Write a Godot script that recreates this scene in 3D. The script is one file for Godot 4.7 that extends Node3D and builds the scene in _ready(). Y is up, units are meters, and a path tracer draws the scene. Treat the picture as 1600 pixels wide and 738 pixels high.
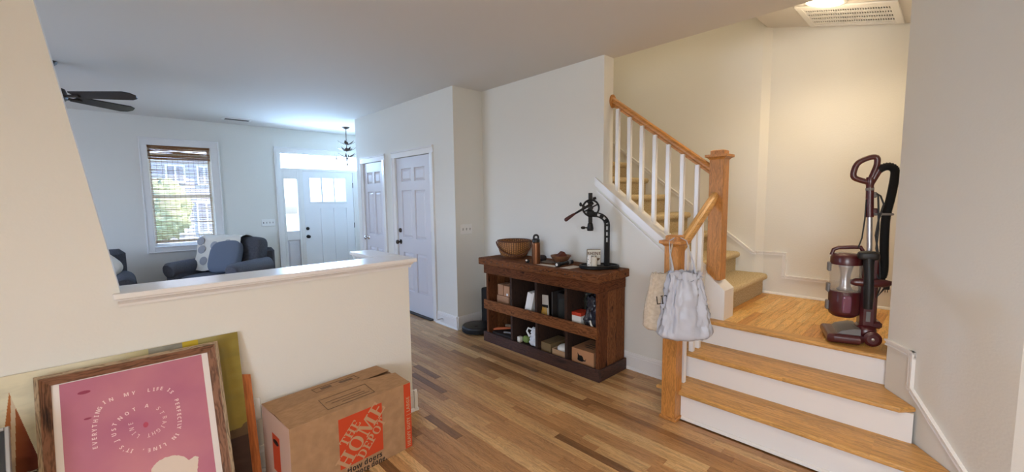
extends Node3D
# A ground floor seen from the dining side: half wall and living room on the left, cubby cabinet,
# three oak steps up to a landing with a carpeted flight on the right.

const WHITE_TRIM := Color(0.90, 0.90, 0.89)
var rng := RandomNumberGenerator.new()
var used := {}
var M := {}
var fonts := {}


class Mesher:
	# Collects shapes and commits them as one mesh. Points are given counter-clockwise seen from outside.
	var st := SurfaceTool.new()
	var grain := -1
	var su := 1.0
	var sv := 1.0
	var off := Vector2.ZERO
	var xf := Transform3D.IDENTITY

	func _init(grain_axis := -1, scale_along := 1.0, scale_across := 1.0, offset := Vector2.ZERO) -> void:
		st.begin(Mesh.PRIMITIVE_TRIANGLES)
		grain = grain_axis
		su = scale_along
		sv = scale_across
		off = offset

	func uv(p: Vector3, n: Vector3) -> Vector2:
		var a := n.abs()
		var ax := 0
		if a.y >= a.x and a.y >= a.z:
			ax = 1
		elif a.z >= a.x:
			ax = 2
		var g := grain
		if g < 0:
			g = 0 if ax != 0 else 2
		if g == ax:
			var o := (g + 1) % 3
			return Vector2(p[o] * sv, p[(g + 2) % 3] * sv) + off
		return Vector2(p[g] * su, p[3 - g - ax] * sv) + off

	func vert(p: Vector3, n: Vector3, t: Variant = null) -> void:
		st.set_normal((xf.basis * n).normalized())
		st.set_uv(uv(p, n) if t == null else t)
		st.add_vertex(xf * p)

	func face(pts: Array, out: Vector3) -> void:
		var n := Vector3.ZERO
		for i in pts.size():
			var a: Vector3 = pts[i]
			var b: Vector3 = pts[(i + 1) % pts.size()]
			n += (a - pts[0]).cross(b - pts[0])
		if n.length() < 1e-12:
			return
		n = n.normalized()
		var q := pts
		if n.dot(out) < 0.0:
			n = -n
			q = pts.duplicate()
			q.reverse()
		for i in range(1, q.size() - 1):
			vert(q[0], n)
			vert(q[i + 1], n)
			vert(q[i], n)

	func box(lo: Vector3, hi: Vector3, bev := 0.0) -> Mesher:
		var mn := Vector3(minf(lo.x, hi.x), minf(lo.y, hi.y), minf(lo.z, hi.z))
		var mx := Vector3(maxf(lo.x, hi.x), maxf(lo.y, hi.y), maxf(lo.z, hi.z))
		var c := (mn + mx) / 2.0
		var h := (mx - mn) / 2.0
		var b := minf(bev, minf(h.x, minf(h.y, h.z)) * 0.95)
		var P := func(ax: int, s: Vector3) -> Vector3:
			var v := Vector3.ZERO
			for i in 3:
				v[i] = s[i] * (h[i] if i == ax else h[i] - b)
			return c + v
		for ax in 3:
			var u := (ax + 1) % 3
			var w := (ax + 2) % 3
			for s in [-1.0, 1.0]:
				var q := []
				for k in [[-1, -1], [1, -1], [1, 1], [-1, 1]]:
					var sg := Vector3.ZERO
					sg[ax] = s
					sg[u] = k[0]
					sg[w] = k[1]
					q.append(P.call(ax, sg))
				var o := Vector3.ZERO
				o[ax] = s
				face(q, o)
		if b > 0.0:
			for ax in 3:
				var u := (ax + 1) % 3
				var w := (ax + 2) % 3
				for k in [[-1, -1], [1, -1], [1, 1], [-1, 1]]:
					var a := Vector3.ZERO
					a[ax] = -1
					a[u] = k[0]
					a[w] = k[1]
					var e := a
					e[ax] = 1
					var o := Vector3.ZERO
					o[u] = k[0]
					o[w] = k[1]
					face([P.call(u, a), P.call(u, e), P.call(w, e), P.call(w, a)], o)
			for i in 8:
				var s := Vector3(-1 if i & 1 else 1, -1 if i & 2 else 1, -1 if i & 4 else 1)
				face([P.call(0, s), P.call(1, s), P.call(2, s)], s)
		return self

	func grid(rows: Array, wrap := false, flip := false) -> Mesher:
		# Rows of equally many points, smooth; wrap joins the last column to the first.
		var nr := rows.size()
		var nc: int = rows[0].size()
		var nn := []
		for r in nr:
			var line := PackedVector3Array()
			line.resize(nc)
			nn.append(line)
		var last := nc if wrap else nc - 1
		for r in nr - 1:
			for c in last:
				var d := (c + 1) % nc
				var a: Vector3 = rows[r][c]
				var b: Vector3 = rows[r][d]
				var e: Vector3 = rows[r + 1][d]
				var f: Vector3 = rows[r + 1][c]
				var n := (e - a).cross(f - b)
				if flip:
					n = -n
				nn[r][c] += n
				nn[r][d] += n
				nn[r + 1][c] += n
				nn[r + 1][d] += n
		for r in nr - 1:
			for c in last:
				var d := (c + 1) % nc
				var ids := [[r, c], [r, d], [r + 1, d], [r, c], [r + 1, d], [r + 1, c]]
				if not flip:
					ids = [[r, c], [r + 1, d], [r, d], [r, c], [r + 1, c], [r + 1, d]]
				for k in ids:
					var t := Vector2(float(k[1]) / float(nc) * su, float(k[0]) / float(nr) * sv) + off
					if wrap and d == 0 and k[1] == 0:
						t.x = su + off.x
					vert(rows[k[0]][k[1]], nn[k[0]][k[1]].normalized() if nn[k[0]][k[1]].length() > 1e-14 else Vector3.UP, t)
		return self

	func lathe(prof: Array, segs := 24, at := Vector3.ZERO, sx := 1.0, sz := 1.0) -> Mesher:
		# Profile of (radius, height) from the bottom up along the outside.
		var rows := []
		for q in prof:
			var line := PackedVector3Array()
			for k in segs:
				var a := TAU * k / segs
				line.append(at + Vector3(cos(a) * q.x * sx, q.y, sin(a) * q.x * sz))
			rows.append(line)
		return grid(rows, true, true)

	func hard_lathe(prof: Array, segs := 24, at := Vector3.ZERO, sx := 1.0, sz := 1.0) -> Mesher:
		# As lathe, with a sharp edge at every point of the profile.
		for i in prof.size() - 1:
			if prof[i].distance_to(prof[i + 1]) > 1e-6:
				lathe([prof[i], prof[i + 1]], segs, at, sx, sz)
		return self

	func tube(path: Array, rad: Variant, segs := 10, flat := 1.0) -> Mesher:
		var rows := []
		var up := Vector3.UP
		var t0: Vector3 = (path[1] - path[0]).normalized()
		if absf(t0.dot(up)) > 0.9:
			up = Vector3(0.727, 0, 0.687)
		var side := t0.cross(up).normalized()
		for i in path.size():
			var t: Vector3 = (path[mini(i + 1, path.size() - 1)] - path[maxi(i - 1, 0)]).normalized()
			side = (side - t * side.dot(t)).normalized()
			var w := t.cross(side).normalized()
			var r: float = rad[i] if rad is Array else rad
			var line := PackedVector3Array()
			for k in segs:
				var a := TAU * k / segs
				line.append(path[i] + (side * cos(a) + w * sin(a) * flat) * r)
			rows.append(line)
		grid(rows, true, true)
		for e in [0, path.size() - 1]:
			var q := []
			for p in rows[e]:
				q.append(p)
			face(q, (path[0] - path[1]) if e == 0 else (path[e] - path[e - 1]))
		return self

	func rod(a: Vector3, b: Vector3, r: float, segs := 10) -> Mesher:
		return tube([a, b], r, segs)

	func prism(poly: Array, o: Vector3, ax: Vector3, ay: Vector3, ext: Vector3) -> Mesher:
		# A flat outline (x along ax, y along ay from o) drawn out along ext.
		var pv := PackedVector2Array(poly)
		var ids := Geometry2D.triangulate_polygon(pv)
		var P := func(q: Vector2, k: float) -> Vector3: return o + ax * q.x + ay * q.y + ext * k
		for i in range(0, ids.size(), 3):
			for k in [0.0, 1.0]:
				face([P.call(pv[ids[i]], k), P.call(pv[ids[i + 1]], k), P.call(pv[ids[i + 2]], k)], ext * (k * 2 - 1))
		var area := 0.0
		for i in pv.size():
			area += pv[i].cross(pv[(i + 1) % pv.size()])
		for i in pv.size():
			var a := pv[i]
			var b := pv[(i + 1) % pv.size()]
			var d := b - a
			var n2 := Vector2(d.y, -d.x) * signf(area)
			face([P.call(a, 0.0), P.call(b, 0.0), P.call(b, 1.0), P.call(a, 1.0)], ax * n2.x + ay * n2.y)
		return self

	func slab(poly: Array, y0: float, y1: float, rnd := 0.0, steps := 3) -> Mesher:
		# A convex outline in x and z between two heights, its rim rounded at top and bottom.
		var c := Vector2.ZERO
		for q in poly:
			c += q / poly.size()
		var inset := func(d: float) -> Array:
			var res := []
			for i in poly.size():
				var a: Vector2 = poly[(i + poly.size() - 1) % poly.size()]
				var b: Vector2 = poly[i]
				var e: Vector2 = poly[(i + 1) % poly.size()]
				var n1 := (b - a).orthogonal().normalized()
				var n2 := (e - b).orthogonal().normalized()
				if n1.dot(c - b) < 0:
					n1 = -n1
				if n2.dot(c - b) < 0:
					n2 = -n2
				var m := (n1 + n2).normalized()
				res.append(b + m * d / maxf(0.3, m.dot(n1)))
			return res
		var rings := []
		if rnd > 0.0:
			for k in range(steps, -1, -1):
				var a := PI / 2 * k / steps
				rings.append([inset.call(rnd * (1 - cos(a))), y0 + rnd * (1 - sin(a))])
			for k in steps + 1:
				var a := PI / 2 * k / steps
				rings.append([inset.call(rnd * (1 - cos(a))), y1 - rnd * (1 - sin(a))])
		else:
			rings = [[poly, y0], [poly, y1]]
		for r in rings.size() - 1:
			for i in poly.size():
				var j := (i + 1) % poly.size()
				var A: Array = rings[r][0]
				var B: Array = rings[r + 1][0]
				var ya: float = rings[r][1]
				var yb: float = rings[r + 1][1]
				var mid: Vector2 = (A[i] + A[j]) / 2.0 - c
				face([Vector3(A[i].x, ya, A[i].y), Vector3(A[j].x, ya, A[j].y), Vector3(B[j].x, yb, B[j].y), Vector3(B[i].x, yb, B[i].y)], Vector3(mid.x, 0.001 * (r - rings.size() / 2.0), mid.y))
		for e in [0, rings.size() - 1]:
			var q := []
			for p in rings[e][0]:
				q.append(Vector3(p.x, rings[e][1], p.y))
			face(q, Vector3.DOWN if e == 0 else Vector3.UP)
		return self

	func ball(at: Vector3, r: Vector3, segs := 16, rings := 10) -> Mesher:
		var rows := []
		for i in rings + 1:
			var b := -PI / 2 + PI * i / rings
			var line := PackedVector3Array()
			for k in segs:
				var a := TAU * k / segs
				line.append(at + Vector3(cos(a) * cos(b) * r.x, sin(b) * r.y, sin(a) * cos(b) * r.z))
			rows.append(line)
		return grid(rows, true, true)

	func cushion(at: Vector3, size: Vector3, power := 3.0, segs := 24, rings := 14) -> Mesher:
		# A plump rounded block.
		var rows := []
		var sp := func(v: float, e: float) -> float: return signf(v) * pow(absf(v), e)
		var e := 2.0 / power
		for i in rings + 1:
			var b := -PI / 2 + PI * i / rings
			var line := PackedVector3Array()
			for k in segs:
				var a := TAU * k / segs
				line.append(at + Vector3(sp.call(cos(a), e) * sp.call(cos(b), e) * size.x / 2, sp.call(sin(b), e) * size.y / 2, sp.call(sin(a), e) * sp.call(cos(b), e) * size.z / 2))
			rows.append(line)
		return grid(rows, true, true)

	func done() -> ArrayMesh:
		return st.commit()


# ---------------------------------------------------------------- naming and tagging
func numbered(parent: Node, called: String) -> String:
	var key := str(parent.get_instance_id()) + called
	var n: int = used.get(key, 0)
	used[key] = n + 1
	return called if n == 0 else "%s_%03d" % [called, n]


func tag(o: Node3D, label: String, category: String, group := "", kind := "") -> Node3D:
	if label:
		o.set_meta("label", label)
	if category:
		o.set_meta("category", category)
	if group:
		o.set_meta("group", group)
	if kind:
		o.set_meta("kind", kind)
	return o


func thing(called: String, label: String, category: String, at := Vector3.ZERO, turn := Basis.IDENTITY, group := "") -> Node3D:
	var o := Node3D.new()
	o.name = numbered(self, called)
	add_child(o, true)
	o.transform = Transform3D(turn, at)
	tag(o, label, category, group)
	return o


func part(parent: Node3D, called: String, m: Variant, material: Material, label := "") -> MeshInstance3D:
	# The shape is given in world axes; it is moved into its parent's.
	var o := MeshInstance3D.new()
	o.name = numbered(parent, called)
	o.mesh = m.done() if m is Mesher else m
	o.material_override = material
	parent.add_child(o, true)
	var w := Transform3D.IDENTITY
	var p: Node = parent
	while p is Node3D and p != self:
		w = p.transform * w
		p = p.get_parent()
	o.transform = w.affine_inverse()
	if label:
		o.set_meta("label", label)
	return o


func local_part(parent: Node3D, called: String, m: Variant, material: Material, label := "", at := Transform3D.IDENTITY) -> MeshInstance3D:
	# The shape is given in its parent's own axes.
	var o := MeshInstance3D.new()
	o.name = numbered(parent, called)
	o.mesh = m.done() if m is Mesher else m
	o.material_override = material
	o.transform = at
	parent.add_child(o, true)
	if label:
		o.set_meta("label", label)
	return o


func one(called: String, m: Mesher, material: Material, label: String, category: String, group := "") -> MeshInstance3D:
	var o := part(self, called, m, material)
	tag(o, label, category, group)
	return o


func struct(called: String, m: Variant, material: Material, label := "", category := "") -> MeshInstance3D:
	var o := part(self, called, m, material)
	tag(o, label, category, "", "structure")
	return o


func lettering(parent: Node3D, words: String, font: String, height: float, material: Material, at: Transform3D, squeeze := 1.0, called := "lettering") -> MeshInstance3D:
	# at: in the parent's own axes, x along the line, z out of the surface
	if not fonts.has(font):
		var f := SystemFont.new()
		f.font_names = PackedStringArray([font.trim_suffix(" Bold")])
		if font.ends_with("Bold"):
			f.font_weight = 700
		fonts[font] = f
	var t := TextMesh.new()
	t.font = fonts[font]
	t.font_size = 32
	t.text = words
	t.pixel_size = height / 23.0
	t.depth = 0.0008
	t.curve_step = 1.5
	var o := local_part(parent, called, t, material)
	o.transform = at * Transform3D(Basis.from_scale(Vector3(squeeze, 1, 1)), Vector3.ZERO)
	return o


# ---------------------------------------------------------------- materials
func paint(c: Color, rough := 0.6, metal := 0.0, tex: Texture2D = null, bump: Texture2D = null, bump_scale := 1.0) -> StandardMaterial3D:
	var m := StandardMaterial3D.new()
	m.albedo_color = c
	m.roughness = rough
	m.metallic = metal
	if tex:
		m.albedo_texture = tex
	if bump:
		m.normal_enabled = true
		m.normal_texture = bump
		m.normal_scale = bump_scale
	return m


func rgb(r: float, g: float, b: float) -> Color:
	return Color(r / 255.0, g / 255.0, b / 255.0)


func wood_image(seed_no: int, dark: float, streak: float, knots: int) -> Image:
	# Grain running along u, grey values that multiply the wood's own colour.
	var a := FastNoiseLite.new()
	a.seed = seed_no
	a.frequency = 0.02
	var b := FastNoiseLite.new()
	b.seed = seed_no + 7
	b.frequency = 0.05
	var c := FastNoiseLite.new()
	c.seed = seed_no + 13
	c.frequency = 0.006
	var w := 512
	var h := 256
	var im := Image.create(w, h, false, Image.FORMAT_RGB8)
	var r := RandomNumberGenerator.new()
	r.seed = seed_no
	var kn := []
	for k in knots:
		kn.append(Vector3(r.randf() * w, r.randf() * h, r.randf_range(5, 11)))
	for y in h:
		for x in w:
			var warp := c.get_noise_2d(x * 1.2, y * 2.0) * 34.0
			var kk := 0.0
			for q in kn:
				var d = Vector2((x - q.x) * 0.45, y - q.y).length() / q.z
				kk = maxf(kk, exp(-d * d))
				warp += exp(-d * d * 0.35) * 9.0
			var ring := 0.5 + 0.5 * sin((y + warp) * 0.55)
			var fine := b.get_noise_2d(x * 0.35, y * 9.0)
			var broad := a.get_noise_2d(x * 0.3, y * 2.2)
			var v := 0.93 + 0.16 * broad + streak * (ring - 0.5) + dark * fine - 0.55 * kk
			v = clampf(v, 0.05, 1.0)
			im.set_pixel(x, y, Color(v, v * (0.985 + 0.015 * ring), v * (0.96 + 0.04 * ring)))
	im.generate_mipmaps()
	return im


func noise_tex(seed_no: int, freq: float, lo: Color, hi: Color, size := 256, octaves := 4) -> NoiseTexture2D:
	var n := FastNoiseLite.new()
	n.seed = seed_no
	n.frequency = freq
	n.fractal_octaves = octaves
	var t := NoiseTexture2D.new()
	t.width = size
	t.height = size
	t.seamless = true
	t.noise = n
	var g := Gradient.new()
	g.set_color(0, lo)
	g.set_color(1, hi)
	t.color_ramp = g
	return t


func bump_tex(seed_no: int, freq: float, strength: float, size := 256) -> NoiseTexture2D:
	var n := FastNoiseLite.new()
	n.seed = seed_no
	n.frequency = freq
	n.fractal_octaves = 4
	var t := NoiseTexture2D.new()
	t.width = size
	t.height = size
	t.seamless = true
	t.as_normal_map = true
	t.bump_strength = strength
	t.noise = n
	return t


func glass(alpha := 0.08, c := Color(0.9, 0.95, 0.96)) -> StandardMaterial3D:
	var m := paint(Color(c.r, c.g, c.b, alpha), 0.03)
	m.transparency = BaseMaterial3D.TRANSPARENCY_ALPHA
	return m


func make_materials() -> void:
	var oak := ImageTexture.create_from_image(wood_image(3, 0.16, 0.10, 0))
	var oak2 := ImageTexture.create_from_image(wood_image(21, 0.14, 0.13, 0))
	var old := ImageTexture.create_from_image(wood_image(40, 0.34, 0.34, 4))
	M.wall = paint(rgb(229, 227, 219), 0.85, 0.0, null, bump_tex(5, 0.12, 1.2), 0.25)
	M.wall.uv1_triplanar = true
	M.wall.uv1_world_triplanar = true
	M.wall.uv1_scale = Vector3.ONE * 2.0
	M.ceiling = paint(rgb(222, 219, 214), 0.9)
	M.trim = paint(rgb(236, 234, 231), 0.24)
	M.door = paint(rgb(218, 216, 220), 0.38)
	M.front_door = paint(rgb(238, 238, 240), 0.38)
	M.floor = []
	for c in [rgb(204, 160, 110), rgb(190, 144, 96), rgb(214, 174, 122), rgb(178, 132, 86), rgb(156, 112, 72), rgb(208, 166, 114), rgb(222, 184, 132), rgb(134, 96, 62)]:
		var m := paint(c, 0.30, 0.0, oak)
		m.metallic_specular = 0.45
		M.floor.append(m)
	M.landing = []
	for c in [rgb(240, 190, 110), rgb(232, 178, 98), rgb(244, 198, 122), rgb(216, 154, 78)]:
		M.landing.append(paint(c, 0.40, 0.0, oak))
	M.tread = paint(rgb(218, 166, 96), 0.42, 0.0, oak)
	M.rail = paint(rgb(204, 140, 72), 0.42, 0.0, oak2)
	M.old = []
	for c in [rgb(124, 77, 46), rgb(108, 64, 38), rgb(134, 85, 51)]:
		var ow := paint(c, 0.72, 0.0, old)
		ow.metallic_specular = 0.3
		M.old.append(ow)
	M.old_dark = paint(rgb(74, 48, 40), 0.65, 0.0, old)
	M.old_shaded = paint(rgb(56, 35, 24), 0.8, 0.0, old)  # same wood darkened, the shade inside the cubbies painted in
	M.carpet = paint(rgb(252, 240, 212), 0.95, 0.0, noise_tex(9, 0.09, rgb(196, 176, 140), rgb(255, 252, 240)), bump_tex(9, 0.2, 10.0), 1.0)
	M.carpet.uv1_triplanar = true
	M.carpet.uv1_world_triplanar = true
	M.carpet.uv1_scale = Vector3.ONE * 3.0
	M.black = paint(rgb(22, 22, 23), 0.45)
	M.iron = paint(rgb(18, 18, 19), 0.42, 0.3)
	M.matte_black = paint(rgb(16, 16, 17), 0.85)
	M.bronze = paint(rgb(62, 52, 46), 0.5, 0.6)
	M.chrome = paint(rgb(200, 200, 202), 0.2, 1.0)
	M.silver = paint(rgb(205, 205, 208), 0.3, 0.85)
	M.grey_plastic = paint(rgb(120, 116, 114), 0.45)
	M.maroon = paint(rgb(74, 13, 20), 0.24)
	M.maroon.clearcoat_enabled = true
	M.maroon.clearcoat = 0.6
	M.white_plastic = paint(rgb(238, 237, 233), 0.4)
	M.white = paint(rgb(240, 240, 238), 0.6)
	M.cardboard = paint(rgb(178, 140, 104), 0.85, 0.0, noise_tex(12, 0.03, Color(0.88, 0.87, 0.85), Color(1, 1, 1)))
	M.cardboard_lit = paint(rgb(200, 166, 146), 0.85)  # lighter copy of the cardboard, light from the left painted in
	M.orange = paint(rgb(196, 66, 26), 0.8)
	M.ink = paint(rgb(40, 32, 28), 0.8)
	M.faded_ink = paint(rgb(112, 88, 66), 0.85)
	M.glass = glass()
	M.sofa = paint(rgb(108, 111, 119), 0.95, 0.0, noise_tex(31, 0.2, Color(0.8, 0.8, 0.82), Color(1, 1, 1)))
	M.sofa_dark = paint(rgb(88, 89, 94), 0.95, 0.0, noise_tex(32, 0.2, Color(0.75, 0.75, 0.78), Color(1, 1, 1)))
	M.pillow = paint(rgb(106, 114, 128), 0.95)
	M.cream = paint(rgb(226, 220, 206), 0.9)


func add_camera_and_light() -> void:
	var cam := Camera3D.new()
	cam.name = "camera"
	var yaw := deg_to_rad(43.384)
	var pitch := deg_to_rad(-5.199)
	var roll := deg_to_rad(-0.6856)
	var fwd := Vector3(sin(yaw) * cos(pitch), sin(pitch), -cos(yaw) * cos(pitch))
	var right := Vector3(cos(yaw), 0, sin(yaw))
	var up := right.cross(fwd)
	var r2 := right * cos(roll) + up * sin(roll)
	var u2 := -right * sin(roll) + up * cos(roll)
	cam.transform = Transform3D(Basis(r2, u2, -fwd), Vector3(0, 1.5, 0))
	cam.fov = rad_to_deg(2.0 * atan(369.0 / 653.93))
	cam.near = 0.05
	cam.far = 200.0
	add_child(cam)
	cam.current = true
	var we := WorldEnvironment.new()
	we.name = "world"
	var env := Environment.new()
	env.background_mode = Environment.BG_SKY
	var sky := Sky.new()
	var sm := ProceduralSkyMaterial.new()
	sm.sky_top_color = Color(0.50, 0.68, 0.95)
	sm.sky_horizon_color = Color(0.86, 0.93, 1.0)
	sm.ground_bottom_color = Color(0.45, 0.46, 0.44)
	sm.ground_horizon_color = Color(0.75, 0.78, 0.80)
	sm.sky_energy_multiplier = 2.1
	sm.ground_energy_multiplier = 1.1
	sky.sky_material = sm
	env.sky = sky
	env.tonemap_mode = Environment.TONE_MAPPER_LINEAR
	env.tonemap_exposure = 2.0
	env.sdfgi_enabled = true
	env.ssao_enabled = true
	env.ssil_enabled = true
	we.environment = env
	add_child(we)
	var sun := DirectionalLight3D.new()
	sun.name = "sun"
	sun.light_color = Color(1.0, 0.95, 0.86)
	sun.light_energy = 6.0
	sun.sky_mode = DirectionalLight3D.SKY_MODE_LIGHT_ONLY
	sun.shadow_enabled = true
	sun.rotation_degrees = Vector3(-50, 60, 0)
	add_child(sun)
	# daylight through the side window of the living room, the dining window outside the frame and the transom
	daylight("daylight_side", Vector3(-3.70, 1.6, -5.4), Vector3(1, 0, 0), Vector2(2.2, 1.4), 6.0, Color(0.79, 0.86, 1.0))
	daylight("daylight_left", Vector3(-2.80, 1.45, 1.1), Vector3(1, 0, 0), Vector2(2.0, 1.5), 5.5, Color(0.99, 0.985, 0.965))
	daylight("daylight_transom", Vector3(2.8, 2.19, -8.25), Vector3(0, 0, 1), Vector2(1.3, 0.24), 9.0, Color(0.66, 0.82, 1.0))


func daylight(called: String, at: Vector3, to: Vector3, size: Vector2, energy: float, c: Color) -> void:
	var l := AreaLight3D.new()
	l.name = called
	l.area_size = size
	l.light_color = c
	l.light_energy = energy
	l.area_range = 30.0
	l.area_attenuation = 2.0
	l.shadow_enabled = true
	add_child(l)
	l.look_at_from_position(at, at + to, Vector3.UP)


# ---------------------------------------------------------------- the setting
const BASE := [Vector2(0, 0), Vector2(0.030, 0), Vector2(0.030, 0.006), Vector2(0.022, 0.018), Vector2(0.016, 0.021), Vector2(0.016, 0.112), Vector2(0.013, 0.118), Vector2(0.013, 0.126), Vector2(0.006, 0.143), Vector2(0, 0.146)]


func baseboard(called: String, runs: Array) -> void:
	# runs: [from, to, outward]
	var m := Mesher.new()
	for r in runs:
		m.prism(BASE, r[0], r[2], Vector3.UP, r[1] - r[0])
	struct(called, m, M.trim)


func wall_box(called: String, boxes: Array, material: Material = null) -> MeshInstance3D:
	var m := Mesher.new()
	for b in boxes:
		m.box(b[0], b[1])
	return struct(called, m, material if material else M.wall)


func board_rows(x0: float, x1: float, z0: float, z1: float, seed_no: int) -> Array:
	# [x, z from, z to, tint] of boards that run along z
	var r := RandomNumberGenerator.new()
	r.seed = seed_no
	var res := []
	var x := x0
	while x < x1 - 0.02:
		var z := z0 - r.randf() * 0.6
		while z < z1:
			var l := r.randf_range(0.35, 1.35)
			if z + l > z0 + 0.05:
				res.append([x, maxf(z, z0), minf(z + l, z1), r.randi()])
			z += l
		x += 0.0572
	return res


func add_floors() -> void:
	var slab := wall_box("floor", [[Vector3(-3.6, -0.2, -8.2), Vector3(4.6, -0.012, 2.75)]], M.floor[3])
	var n := 0
	for b in board_rows(0.93, 3.18, -4.46, -0.2, 11):
		var lo: float = b[1]
		var hi: float = b[2]
		if b[0] > 2.74:
			lo = maxf(lo, -3.85)
		if b[0] > 2.62:
			hi = minf(hi, -1.20)
		if hi - lo < 0.04:
			continue
		var m := Mesher.new(2, 0.9, 3.2, Vector2(rng.randf(), rng.randf()))
		var tint: int = [0, 1, 2, 3, 5, 0, 1, 4, 6, 2, 3, 7, 1, 5, 0, 3][b[3] % 16]
		m.box(Vector3(b[0] + 0.0003, -0.012, lo + 0.0003), Vector3(b[0] + 0.0569, 0.0, hi - 0.0003), 0.0011)
		part(slab, "plank", m, M.floor[tint])
		n += 1
	var rest := []
	for k in 4:
		rest.append(Mesher.new(2, 0.9, 3.2, Vector2(k * 0.31, k * 0.17)))
	for b in board_rows(-3.5, 0.92, -8.0, 2.6, 12) + board_rows(0.93, 3.6, -8.0, -4.46, 13) + board_rows(0.93, 2.5, -0.2, 2.6, 14):
		if b[0] > 2.74 and b[2] > -6.4 and b[1] < -3.8:
			continue
		rest[b[3] % 4].off = Vector2((b[3] % 97) * 0.13, (b[3] % 89) * 0.11)
		rest[b[3] % 4].box(Vector3(b[0] + 0.0003, -0.012, b[1] + 0.0004), Vector3(b[0] + 0.0569, 0.0, b[2] - 0.0004))
	for k in 4:
		part(slab, "planks", rest[k], M.floor[k]).set_meta("kind", "stuff")
	# landing
	var land := wall_box("floor", [[Vector3(3.20, 0.36, -1.25), Vector3(4.48, 0.549, -0.1)]], M.floor[3])
	var z := -1.225
	while z < -0.16:
		var x := 3.262 - rng.randf() * 0.5
		while x < 4.47:
			var l := rng.randf_range(0.22, 0.8)
			if x + l > 3.28:
				var m := Mesher.new(0, 0.9, 3.2, Vector2(rng.randf(), rng.randf()))
				m.box(Vector3(maxf(x, 3.262) + 0.0003, 0.549, z + 0.0003), Vector3(minf(x + l, 4.478), 0.565, z + 0.0569), 0.0011)
				part(land, "plank", m, M.landing[[0, 1, 2, 0, 2, 1, 3][rng.randi() % 7]])
			x += l
		z += 0.0572
	var nose := Mesher.new(2, 0.9, 3.0)
	nose.prism(nosing(3.168, 3.262, 0.537, 0.565), Vector3(0, 0, -1.30), Vector3.RIGHT, Vector3.UP, Vector3(0, 0, 1.10))
	part(land, "nosing", nose, M.tread)


func nosing(x0: float, x1: float, y0: float, y1: float) -> Array:
	# outline of a board in x and y with its front rounded
	var r := (y1 - y0) / 2.0
	var q := [Vector2(x1, y0), Vector2(x1, y1)]
	for k in 7:
		var a := PI / 2 + PI * k / 6.0
		q.append(Vector2(x0 + r + cos(a) * r, y0 + r + sin(a) * r))
	return q


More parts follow.
